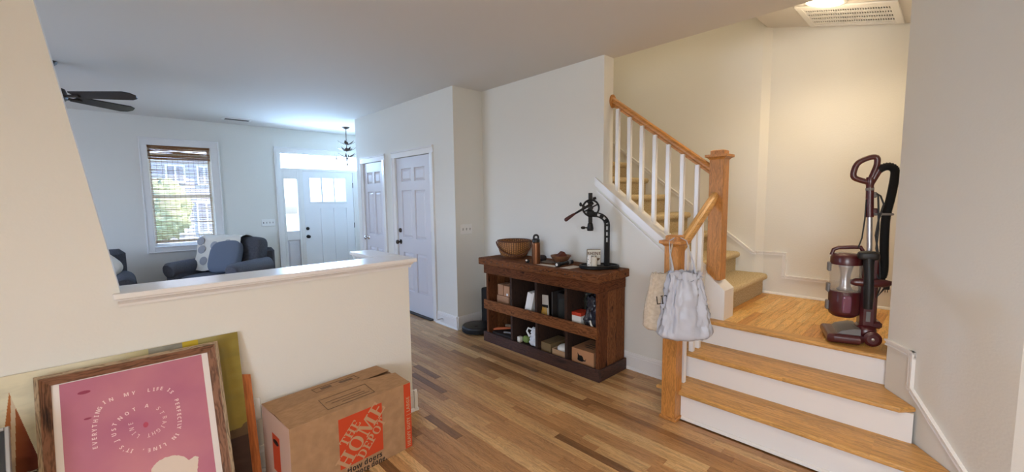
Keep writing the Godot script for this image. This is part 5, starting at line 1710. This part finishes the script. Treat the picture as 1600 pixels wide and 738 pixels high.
func add_bags() -> void:
	# two bags hanging by their handles from the low newel
	var bo := Vector3(2.536, 0.612, -1.125)
	var b := cam_basis()
	var o := thing("white_shopping_bag", "full white plastic shopping bag hanging from the low newel post", "bag", bo, b)
	var wm := paint(rgb(190, 193, 204), 0.42)
	wm.subsurf_scatter_enabled = false
	var rows := bag_rows(0.180, 0.086, 0.085, 0.045, 0.42, 0.012, 33, 0.034, 0.95)
	local_part(o, "body", Mesher.new().grid(rows, true, true), wm)
	for s in [-1.0, 1.0]:
		var hp := [Vector3(s * 0.075, 0.385, 0.0), Vector3(s * 0.068, 0.45, -0.03), Vector3(s * 0.064, 0.53, -0.09), Vector3(s * 0.055, 0.600, -0.125), Vector3(s * 0.02, 0.618, -0.13), Vector3(0, 0.62, -0.13)]
		local_part(o, "handle", Mesher.new().tube(hp, [0.020, 0.010, 0.006, 0.005, 0.005, 0.005], 8, 0.6), wm)
	var fold := Mesher.new()
	var fr := []
	for i in 6:
		var line := PackedVector3Array()
		for k in 16:
			var x := -0.085 + 0.17 * k / 15.0
			line.append(Vector3(x + 0.01 * sin(i * 1.7), 0.392 + 0.006 * i - 0.038 * sin(PI * k / 15.0) * (0.6 + 0.1 * i) + 0.006 * sin(k * 1.9 + i), 0.05 + 0.010 * sin(k * 2.1 + i * 0.9) - i * 0.012))
		fr.append(line)
	fold.grid(fr, false, false)
	local_part(o, "mouth_fold", fold, wm)
	var to := Vector3(2.505, 0.645, -1.235)
	var t := thing("tote_bag", "cream cloth tote bag with dark lettering hanging behind the white shopping bag", "bag", to, b)
	var tm := paint(rgb(206, 194, 176), 0.9, 0.0, noise_tex(61, 0.06, Color(0.88, 0.86, 0.84), Color(1, 1, 1)))
	local_part(t, "body", Mesher.new().grid(bag_rows(0.140, 0.085, 0.045, 0.02, 0.37, 0.01, 40, 0.010, 1.6), true, true), tm)
	local_part(t, "handle", Mesher.new().tube([Vector3(0.03, 0.36, 0.0), Vector3(0.03, 0.46, -0.02), Vector3(0.06, 0.56, -0.055), Vector3(0.11, 0.572, -0.12)], 0.008, 8, 0.5), tm)
	var tx := Basis(Vector3(0, 0, 1), 0.14) 
	lettering(t, "LITTLE", "Droid Sans", 0.050, M.ink, Transform3D(tx, Vector3(0.010, 0.215, 0.052)), 0.9)
	lettering(t, "LIFE", "Droid Sans", 0.046, M.ink, Transform3D(tx, Vector3(0.016, 0.135, 0.055)), 0.9)


func add_vacuum() -> void:
	var f := Vector3(-0.315, 0, -0.949).normalized()
	var b := Basis(f, Vector3.UP, f.cross(Vector3.UP))
	var o := thing("upright_vacuum", "dark red upright vacuum cleaner with clear bin and black hose on the landing", "vacuum cleaner", Vector3(3.40, 0.565, -0.335), b)
	var mr: StandardMaterial3D = M.maroon
	# floor head
	var hd := Mesher.new()
	hd.slab([Vector2(0.225, -0.125), Vector2(0.225, 0.125), Vector2(0.19, 0.138), Vector2(0.06, 0.138), Vector2(0.035, 0.10), Vector2(0.035, -0.10), Vector2(0.06, -0.138), Vector2(0.19, -0.138)], 0.006, 0.062, 0.022, 4)
	local_part(o, "floor_head", hd, mr)
	local_part(o, "head_cover", Mesher.new().prism([Vector2(0.055, 0.058), Vector2(0.175, 0.056), Vector2(0.150, 0.080), Vector2(0.085, 0.100), Vector2(0.055, 0.100)], Vector3(0, 0, -0.105), Vector3.RIGHT, Vector3.UP, Vector3(0, 0, 0.21)), M.grey_plastic)
	local_part(o, "swivel", Mesher.new().cushion(Vector3(0.015, 0.075, 0), Vector3(0.11, 0.10, 0.16), 2.6), mr)
	for s in [-1.0, 1.0]:
		var w := Mesher.new()
		w.xf = Transform3D(Basis(Quaternion(Vector3.UP, Vector3(0, 0, s))), Vector3(-0.005, 0.046, s * 0.075))
		w.hard_lathe([Vector2(0, 0), Vector2(0.046, 0), Vector2(0.046, 0.022), Vector2(0.030, 0.030), Vector2(0.0, 0.030)], 24)
		var wh := local_part(o, "wheel", w, mr)
		var hb := Mesher.new()
		hb.xf = Transform3D(w.xf.basis, w.xf.origin + Vector3(0, 0, s * 0.030))
		hb.lathe([Vector2(0.009, 0), Vector2(0.008, 0.003), Vector2(0, 0.003)], 14)
		local_part(wh, "hub", hb, M.silver)
	# spine
	local_part(o, "spine", Mesher.new().box(Vector3(-0.030, 0.095, -0.052), Vector3(0.052, 0.57, 0.052), 0.016), mr)
	local_part(o, "heel", Mesher.new().box(Vector3(-0.060, 0.100, -0.05), Vector3(0.0, 0.145, 0.05), 0.012), mr)
	local_part(o, "badge", Mesher.new().box(Vector3(0.002, 0.142, -0.0535), Vector3(0.024, 0.205, -0.051), 0.001), M.grey_plastic)
	# canister
	var cc := Vector3(0.128, 0, 0)
	local_part(o, "motor_base", Mesher.new().lathe([Vector2(0, 0.152), Vector2(0.058, 0.154), Vector2(0.076, 0.170), Vector2(0.082, 0.19), Vector2(0.083, 0.318), Vector2(0.0, 0.318)], 36, cc), mr)
	var clear := paint(Color(0.80, 0.78, 0.74, 0.28), 0.08)
	clear.transparency = BaseMaterial3D.TRANSPARENCY_ALPHA
	local_part(o, "dust_bin", Mesher.new().lathe([Vector2(0.081, 0.319), Vector2(0.081, 0.490)], 36, cc), clear)
	local_part(o, "cyclone", Mesher.new().lathe([Vector2(0.0, 0.325), Vector2(0.045, 0.325), Vector2(0.030, 0.345), Vector2(0.026, 0.42), Vector2(0.036, 0.47), Vector2(0.045, 0.489), Vector2(0.0, 0.489)], 24, cc), M.silver)
	local_part(o, "bin_lid", Mesher.new().lathe([Vector2(0.082, 0.490), Vector2(0.084, 0.496), Vector2(0.083, 0.535), Vector2(0.070, 0.556), Vector2(0.03, 0.562), Vector2(0.0, 0.562)], 36, cc), mr)
	local_part(o, "carry_handle", Mesher.new().tube([Vector3(0.205, 0.545, 0), Vector3(0.196, 0.580, 0), Vector3(0.17, 0.594, 0), Vector3(0.10, 0.600, 0), Vector3(0.06, 0.600, 0), Vector3(0.045, 0.57, 0)], 0.012, 10), mr)
	for v in [0.47, 0.335, 0.22]:
		local_part(o, "latch", Mesher.new().box(Vector3(0.205, v - 0.03, -0.022), Vector3(0.224, v + 0.03, 0.022), 0.006), M.grey_plastic)
	local_part(o, "clear_panel", Mesher.new().cushion(Vector3(0.128, 0.245, -0.066), Vector3(0.05, 0.115, 0.045), 5.0), paint(rgb(120, 72, 92), 0.08))
	# side arm, black hand tool hung on the near side
	local_part(o, "side_arm", Mesher.new().tube([Vector3(0.115, 0.388, -0.065), Vector3(0.09, 0.39, -0.072), Vector3(0.0, 0.39, -0.072), Vector3(-0.05, 0.392, -0.066), Vector3(-0.10, 0.394, -0.05)], [0.014, 0.024, 0.026, 0.024, 0.008], 14), mr)
	local_part(o, "crevice_tool", Mesher.new().tube([Vector3(0.040, 0.56, -0.10), Vector3(0.038, 0.50, -0.10), Vector3(0.034, 0.42, -0.108), Vector3(0.030, 0.32, -0.106), Vector3(0.028, 0.235, -0.10)], [0.030, 0.026, 0.024, 0.025, 0.022], 12), M.black)
	local_part(o, "tool_head", Mesher.new().cushion(Vector3(0.040, 0.560, -0.092), Vector3(0.105, 0.055, 0.075), 3.4), M.black)
	# wand
	local_part(o, "wand", Mesher.new().rod(Vector3(0.016, 0.56, 0), Vector3(0.027, 0.80, 0), 0.0145, 18), M.silver)
	local_part(o, "collar", Mesher.new().tube([Vector3(0.0265, 0.79, 0), Vector3(0.030, 0.86, 0), Vector3(0.034, 0.97, 0), Vector3(0.035, 0.985, 0)], [0.021, 0.021, 0.020, 0.018], 16).box(Vector3(-0.01, 0.80, -0.014), Vector3(0.03, 0.845, 0.014), 0.006), mr)
	local_part(o, "release_ring", Mesher.new().tube([Vector3(0.034, 0.955, 0), Vector3(0.0345, 0.970, 0)], 0.0215, 16).box(Vector3(0.0, 0.91, -0.012), Vector3(0.018, 0.945, 0.012), 0.004), M.grey_plastic)
	local_part(o, "handle_neck", Mesher.new().tube([Vector3(0.035, 0.975, 0), Vector3(0.035, 1.01, 0), Vector3(0.034, 1.035, 0)], [0.018, 0.024, 0.020], 14).tube([Vector3(0.03, 1.0, 0), Vector3(0.012, 1.045, 0), Vector3(-0.004, 1.085, 0)], [0.018, 0.020, 0.021], 14), mr)
	var lp := []
	var pts := [Vector2(0.045, 1.005), Vector2(0.085, 1.020), Vector2(0.112, 1.035), Vector2(0.119, 1.060), Vector2(0.110, 1.105), Vector2(0.092, 1.132), Vector2(0.055, 1.152), Vector2(0.022, 1.158), Vector2(0.008, 1.146), Vector2(0.008, 1.110), Vector2(0.018, 1.070), Vector2(0.030, 1.030), Vector2(0.035, 1.000)]
	var lc := Curve2D.new()
	for i in pts.size():
		var tn: Vector2 = (pts[mini(i + 1, pts.size() - 1)] - pts[maxi(i - 1, 0)]) / 6.0
		lc.add_point(pts[i], -tn, tn)
	for i in 49:
		var q := lc.sample_baked(lc.get_baked_length() * i / 48.0, true)
		lp.append(Vector3(q.x, q.y, 0))
	local_part(o, "grip_loop", Mesher.new().tube(lp, 0.0165, 14), mr)
	# ribbed hose
	var cv := Curve3D.new()
	var hp := [Vector3(0.0, 1.075, 0), Vector3(-0.022, 1.092, 0), Vector3(-0.048, 1.098, 0), Vector3(-0.070, 1.086, 0), Vector3(-0.080, 1.060, 0), Vector3(-0.077, 1.0, 0), Vector3(-0.066, 0.90, 0), Vector3(-0.052, 0.80, 0), Vector3(-0.050, 0.70, 0), Vector3(-0.054, 0.58, 0), Vector3(-0.058, 0.48, 0), Vector3(-0.052, 0.425, 0), Vector3(-0.028, 0.40, 0)]
	for i in hp.size():
		var tan: Vector3 = (hp[mini(i + 1, hp.size() - 1)] - hp[maxi(i - 1, 0)]) / 6.0
		cv.add_point(hp[i], -tan, tan)
	var hs := []
	var hr := []
	var steps := 170
	for i in steps + 1:
		hs.append(cv.sample_baked(cv.get_baked_length() * i / steps, true))
		hr.append(0.0245 if i % 2 == 0 else 0.0205)
	local_part(o, "hose", Mesher.new().tube(hs, hr, 14), M.matte_black)
	local_part(o, "hose_clip", Mesher.new().box(Vector3(-0.082, 0.802, -0.03), Vector3(0.012, 0.816, 0.03), 0.004), M.grey_plastic)
	var cord := Mesher.new()
	cord.tube([Vector3(0.005, 0.935, -0.02), Vector3(-0.015, 0.92, -0.02), Vector3(-0.030, 0.87, -0.03), Vector3(-0.010, 0.78, -0.035), Vector3(0.0, 0.68, -0.035), Vector3(-0.018, 0.56, -0.04), Vector3(-0.012, 0.45, -0.045), Vector3(-0.03, 0.40, -0.05)], 0.005, 8)
	cord.tube([Vector3(-0.002, 0.93, -0.022), Vector3(-0.006, 0.85, -0.03), Vector3(-0.012, 0.72, -0.035), Vector3(-0.006, 0.6, -0.04), Vector3(-0.028, 0.5, -0.04), Vector3(-0.035, 0.36, -0.05), Vector3(-0.022, 0.30, -0.05), Vector3(-0.05, 0.35, -0.05), Vector3(-0.062, 0.375, -0.05)], 0.005, 8)
	cord.tube([Vector3(0.05, 0.90, -0.01), Vector3(0.052, 0.78, -0.015), Vector3(0.060, 0.66, -0.015), Vector3(0.075, 0.60, -0.015)], 0.004, 8)
	local_part(o, "cord", cord, M.black)
	local_part(o, "plug", Mesher.new().box(Vector3(-0.078, 0.352, -0.062), Vector3(-0.050, 0.382, -0.038), 0.004).rod(Vector3(-0.070, 0.352, -0.05), Vector3(-0.070, 0.334, -0.05), 0.002, 6).rod(Vector3(-0.059, 0.352, -0.05), Vector3(-0.059, 0.334, -0.05), 0.002, 6), M.black)


# ---------------------------------------------------------------- living room
func add_living_room() -> void:
	# sofa chair turned towards the left and the camera
	var F := Vector3(-0.80, 0, 0.60)
	var S := Vector3(0.60, 0, 0.80)
	var c := Vector3(1.11, 0, -6.60) - F * 0.36 - S * 0.56
	var b := Basis(S, Vector3.UP, F)   # x along the width, z to the front
	var o := thing("armchair", "blue-grey upholstered armchair with rolled arms below the shaded window", "armchair", c, b)
	for s in [-1.0, 1.0]:
		var m := Mesher.new()
		var x: float = s * 0.50
		m.tube([Vector3(x, 0.545, 0.36), Vector3(x, 0.55, 0.345), Vector3(x, 0.555, 0.0), Vector3(x, 0.56, -0.30)], [0.085, 0.108, 0.110, 0.108], 22)
		m.box(Vector3(x - 0.09, 0.08, -0.34), Vector3(x + 0.09, 0.56, 0.335), 0.03)
		local_part(o, "arm", m, M.sofa)
	local_part(o, "seat_base", Mesher.new().box(Vector3(-0.44, 0.08, -0.36), Vector3(0.44, 0.30, 0.33), 0.02), M.sofa)
	local_part(o, "seat_cushion", Mesher.new().cushion(Vector3(0, 0.38, 0.02), Vector3(0.84, 0.18, 0.68), 5.0), M.sofa)
	local_part(o, "back_frame", Mesher.new().box(Vector3(-0.54, 0.08, -0.46), Vector3(0.54, 0.80, -0.32), 0.05), M.sofa_dark)
	for x in [-0.245, 0.245]:
		var bc := Mesher.new()
		bc.xf = Transform3D(Basis(Vector3.RIGHT, -0.18), Vector3(x, 0.70, -0.24))
		bc.cushion(Vector3.ZERO, Vector3(0.51, 0.54, 0.21), 5.5)
		local_part(o, "back_cushion", bc, M.sofa_dark)
	for x in [-0.5, 0.5]:
		for z in [-0.40, 0.28]:
			local_part(o, "leg", Mesher.new().tube([Vector3(x, 0, z), Vector3(x, 0.09, z)], [0.02, 0.028], 8), M.old_dark)
	# throw over the left half of the back, patterned with grey rounds
	var th := thing("throw_blanket", "cream throw blanket with grey medallions draped over the back of the armchair", "blanket", c + b * Vector3(-0.2, 0.7, -0.25), b)
	var rows := []
	for i in 18:
		var t := i / 17.0
		var y: float = 0.0
		var z: float = 0.0
		if t < 0.62:
			var q := t / 0.62
			y = lerpf(0.50, 1.0, q)
			z = lerpf(0.02, -0.125, q) + 0.012
		else:
			var q := (t - 0.62) / 0.38
			y = lerpf(1.005, 0.70, q * q)
			z = lerpf(-0.125, -0.40, sqrt(q)) - 0.075 * q
		var line := PackedVector3Array()
		for k in 15:
			var x := -0.46 + 0.70 * k / 14.0 + 0.03 * t
			line.append(Vector3(x + 0.2, y - 0.7 + 0.008 * sin(k * 1.4), z + 0.25 + 0.008 * sin(k * 1.1 + i)))
		rows.append(line)
	local_part(th, "cloth", Mesher.new().grid(rows, false, true), M.cream)
	var medal := paint(rgb(158, 158, 160), 0.95)
	for q in [[-0.36, 0.80], [-0.16, 0.86], [0.06, 0.89], [-0.30, 0.64], [-0.40, 0.92], [0.14, 0.74]]:
		var m := Mesher.new()
		var qq: float = (q[1] - 0.50) / 0.50
		m.xf = Transform3D(Basis(Vector3.RIGHT, PI / 2 - 0.34), Vector3(q[0] + 0.2, q[1] - 0.7, lerpf(0.02, -0.125, qq) + 0.25 + 0.022))
		m.lathe([Vector2(0.062, -0.004), Vector2(0.060, 0.002), Vector2(0, 0.002)], 18)
		local_part(th, "medallion", m, medal)
	var pl := Mesher.new()
	pl.xf = Transform3D(b * Basis(Vector3.RIGHT, -0.42) * Basis(Vector3(0, 0, 1), 0.10), c + b * Vector3(0.06, 0.70, -0.02))
	pl.cushion(Vector3.ZERO, Vector3(0.50, 0.48, 0.15), 3.4, 28, 14)
	one("throw_pillow", pl, M.pillow, "plain blue square throw pillow on the seat of the armchair", "pillow")
	# second chair, mostly hidden behind the left wall
	var c2 := Vector3(-0.20, 0, -6.92)
	var o2 := thing("grey_armchair", "dark grey armchair partly hidden by the wall at the left", "armchair", c2)
	var am := Mesher.new()
	am.tube([c2 + Vector3(0.22, 0.50, 0.22), c2 + Vector3(0.22, 0.505, 0.20), c2 + Vector3(0.22, 0.51, -0.40)], [0.095, 0.115, 0.115], 22)
	am.box(c2 + Vector3(0.13, 0.06, -0.42), c2 + Vector3(0.31, 0.50, 0.19), 0.03)
	part(o2, "arm", am, M.sofa_dark)
	am = Mesher.new()
	am.tube([c2 + Vector3(-0.62, 0.50, 0.22), c2 + Vector3(-0.62, 0.505, 0.20), c2 + Vector3(-0.62, 0.51, -0.40)], [0.095, 0.115, 0.115], 22)
	am.box(c2 + Vector3(-0.71, 0.06, -0.42), c2 + Vector3(-0.53, 0.50, 0.19), 0.03)
	part(o2, "arm", am, M.sofa_dark)
	part(o2, "seat", Mesher.new().box(c2 + Vector3(-0.53, 0.06, -0.42), c2 + Vector3(0.13, 0.42, 0.16), 0.05), M.sofa_dark)
	part(o2, "back", Mesher.new().box(c2 + Vector3(-0.66, 0.06, -0.62), c2 + Vector3(0.26, 0.90, -0.42), 0.06), M.sofa_dark)
	var pc := Mesher.new()
	pc.xf = Transform3D(Basis(Vector3(0, 0, 1), 0.75) * Basis(Vector3.RIGHT, -0.2), c2 + Vector3(0.02, 0.70, -0.26))
	pc.cushion(Vector3.ZERO, Vector3(0.36, 0.36, 0.15), 3.2)
	one("ruffled_pillow", pc, M.cream, "cream pillow on the dark grey armchair at the left", "pillow")
	# fan
	var fc := Vector3(-0.335, 2.45, -5.47)
	var fan := thing("ceiling_fan", "dark brown ceiling fan over the living room, half hidden by the wall", "ceiling fan", fc)
	var dkw := paint(rgb(48, 42, 40), 0.5)
	part(fan, "motor", Mesher.new().lathe([Vector2(0, -0.07), Vector2(0.06, -0.068), Vector2(0.10, -0.04), Vector2(0.105, 0.0), Vector2(0.09, 0.05), Vector2(0.03, 0.07), Vector2(0, 0.07)], 28, fc), M.bronze)
	part(fan, "downrod", Mesher.new().rod(fc + Vector3(0, 0.06, 0), fc + Vector3(0, 0.30, 0), 0.014, 10).lathe([Vector2(0.014, 0.22), Vector2(0.055, 0.26), Vector2(0.068, 0.30), Vector2(0, 0.30)], 20, fc), M.bronze)
	for k in 5:
		var a := deg_to_rad(-36.0 + 72.0 * k)
		var d := Basis(Vector3.UP, -a)
		var bl := Mesher.new(0, 1.0, 3.0)
		bl.xf = Transform3D(d * Basis(Vector3.RIGHT, -0.26), fc + Vector3(0, -0.005, 0))
		bl.slab([Vector2(0.17, -0.055), Vector2(0.60, -0.072), Vector2(0.65, -0.05), Vector2(0.67, 0.0), Vector2(0.65, 0.05), Vector2(0.60, 0.072), Vector2(0.17, 0.055)], -0.006, 0.006, 0.003)
		var blade := part(fan, "blade", bl, dkw)
		var ir := Mesher.new()
		ir.xf = bl.xf
		ir.box(Vector3(0.08, -0.018, -0.018), Vector3(0.22, -0.006, 0.018), 0.003)
		part(blade, "blade_iron", ir, M.bronze)
	# chandelier: three whorls of leaves and candle cups
	var ch := Vector3(2.945, 2.73, -7.20)
	var cd := thing("chandelier", "small dark metal leaf chandelier with candle cups hanging before the front door", "chandelier", ch)
	var rust := paint(rgb(78, 62, 54), 0.55, 0.5)
	part(cd, "canopy", Mesher.new().lathe([Vector2(0.012, -0.035), Vector2(0.03, -0.028), Vector2(0.062, -0.008), Vector2(0.064, 0.0), Vector2(0, 0)], 22, ch), rust)
	part(cd, "stem", Mesher.new().rod(ch + Vector3(0, -0.03, 0), ch + Vector3(0, -0.60, 0), 0.006, 8).ball(ch + Vector3(0, -0.625, 0), Vector3(0.014, 0.026, 0.014), 10, 8), rust)
	for i in 3:
		var y := -0.27 - 0.105 * i
		part(cd, "bulb_boss", Mesher.new().ball(ch + Vector3(0, y, 0), Vector3(0.032, 0.032, 0.032), 14, 8), rust)
		for k in 6:
			var a := TAU * k / 6.0 + i * 0.5
			var d := Vector3(cos(a), 0, sin(a))
			var sd := Vector3(-sin(a), 0, cos(a))
			var rows2 := []
			for q in 8:
				var t := q / 7.0
				var w := 0.024 * sin(PI * clampf(t * 0.9 + 0.1, 0, 1))
				var p := ch + d * (0.02 + 0.13 * t) + Vector3(0, y - 0.02 + 0.06 * t - 0.05 * t * (1 - t), 0)
				rows2.append(PackedVector3Array([p - sd * w, p + Vector3(0, -0.006, 0), p + sd * w]))
			part(cd, "leaf", Mesher.new().grid(rows2), rust)
	for k in 4:
		var a := TAU * k / 4.0 + 0.35
		var d := Vector3(cos(a), 0, sin(a))
		var e := ch + d * 0.17 + Vector3(0, -0.545, 0)
		var arm := Mesher.new()
		arm.tube([ch + Vector3(0, -0.52, 0), ch + d * 0.06 + Vector3(0, -0.565, 0), ch + d * 0.13 + Vector3(0, -0.575, 0), e], 0.0045, 6)
		arm.lathe([Vector2(0.006, 0.0), Vector2(0.026, 0.010), Vector2(0.028, 0.014), Vector2(0.010, 0.014), Vector2(0, 0.014)], 14, e)
		var ar := part(cd, "candle_arm", arm, rust)
		part(ar, "candle_sleeve", Mesher.new().rod(e + Vector3(0, 0.012, 0), e + Vector3(0, 0.075, 0), 0.010, 10).lathe([Vector2(0.008, 0.075), Vector2(0.013, 0.09), Vector2(0.010, 0.11), Vector2(0.0, 0.13)], 10, e), M.white)


func add_outside() -> void:
	var g := Mesher.new()
	g.box(Vector3(-30, -0.75, -8.3), Vector3(40, -0.55, -70))
	var gr := struct("ground", g, paint(rgb(122, 132, 96), 0.95))
	gr.set_meta("label", "grass verge and street outside the front door")
	var pv := Mesher.new()
	pv.box(Vector3(1.2, -0.6, -8.2), Vector3(4.6, -0.12, -10.4))
	struct("porch_floor", pv, paint(rgb(196, 196, 192), 0.9))
	var o := thing("neighbour_house", "lavender-grey house with white windows across the street, seen through the shade", "house", Vector3(0.5, -0.55, -24))
	part(o, "wall", Mesher.new().box(Vector3(-7.0, -0.55, -22), Vector3(4.2, 3.45, -28)), paint(rgb(176, 174, 188), 0.9))
	part(o, "roof", Mesher.new().prism([Vector2(-21.6, 3.4), Vector2(-25.0, 5.4), Vector2(-28.4, 3.4)], Vector3(-7.3, 0, 0), Vector3.BACK, Vector3.UP, Vector3(11.8, 0, 0)), paint(rgb(196, 204, 214), 0.9))
	var sd := Mesher.new(0)
	for k in 26:
		sd.box(Vector3(-7.0, -0.5 + k * 0.15, -22.0), Vector3(4.2, -0.5 + k * 0.15 + 0.02, -21.985))
	part(o, "siding_laps", sd, paint(rgb(128, 130, 152), 0.9)).set_meta("kind", "stuff")
	for q in [[1.57, 2.21, 2.28, 3.02], [2.60, 3.10, 2.20, 3.0], [0.2, 0.9, 2.28, 3.02], [1.3, 2.1, 0.15, 1.5], [2.5, 3.2, 0.15, 1.5]]:
		var m := Mesher.new()
		m.box(Vector3(q[0], q[2], -22.0), Vector3(q[1], q[3], -21.94))
		var wn := part(o, "window", m, paint(rgb(244, 246, 248), 0.8))
		var w2: float = (q[0] + q[1]) / 2
		part(wn, "pane", Mesher.new().box(Vector3(q[0] + 0.06, q[2] + 0.07, -21.94), Vector3(w2 - 0.03, q[3] - 0.07, -21.93)), paint(rgb(120, 122, 140), 0.3))
		part(wn, "pane", Mesher.new().box(Vector3(w2 + 0.03, q[2] + 0.07, -21.94), Vector3(q[1] - 0.06, q[3] - 0.07, -21.93)), paint(rgb(120, 122, 140), 0.3))
	for q in [[Vector3(1.25, 1.25, -19.0), 0.95, 1.0, "larger leafy green shrub on the left in front of the lavender-grey house"], [Vector3(3.1, 0.0, -18.4), 0.6, 0.6, "lower green shrub on the right in front of the lavender-grey house"]]:
		var n := FastNoiseLite.new()
		n.seed = int(q[1] * 10)
		n.frequency = 3.0
		var rows := []
		for i in 25:
			var line := PackedVector3Array()
			var bb := -PI / 2 + PI * i / 24.0
			for k in 40:
				var a := TAU * k / 40.0
				var dir := Vector3(cos(a) * cos(bb), sin(bb), sin(a) * cos(bb))
				var r := 1.0 + 0.28 * n.get_noise_3d(dir.x, dir.y, dir.z) + 0.2 * n.get_noise_3d(dir.x * 4, dir.y * 4, dir.z * 4)
				line.append(q[0] + Vector3(dir.x * q[1] * 0.8, dir.y * q[2], dir.z * 0.7) * r)
			rows.append(line)
		var base: Vector3 = q[0]
		var s := thing("shrub", q[3], "shrub", Vector3(base.x, -0.55, base.z))
		part(s, "foliage", Mesher.new().grid(rows, true, true), paint(rgb(168, 174, 158), 0.9, 0.0, noise_tex(88, 0.1, Color(0.6, 0.65, 0.5), Color(1, 1, 0.95))))
		part(s, "stem", Mesher.new().rod(Vector3(base.x, -0.56, base.z), base, 0.08, 8), M.old_dark)


func _ready() -> void:
	rng.seed = 20240607
	add_camera_and_light()
	make_materials()
	add_floors()
	add_walls()
	add_doors()
	add_fittings()
	add_stairs()
	add_railings()
	add_cabinet()
	add_on_cabinet()
	add_in_cubbies()
	add_robot()
	add_moving_box()
	add_pictures()
	add_bags()
	add_vacuum()
	add_living_room()
	add_outside()
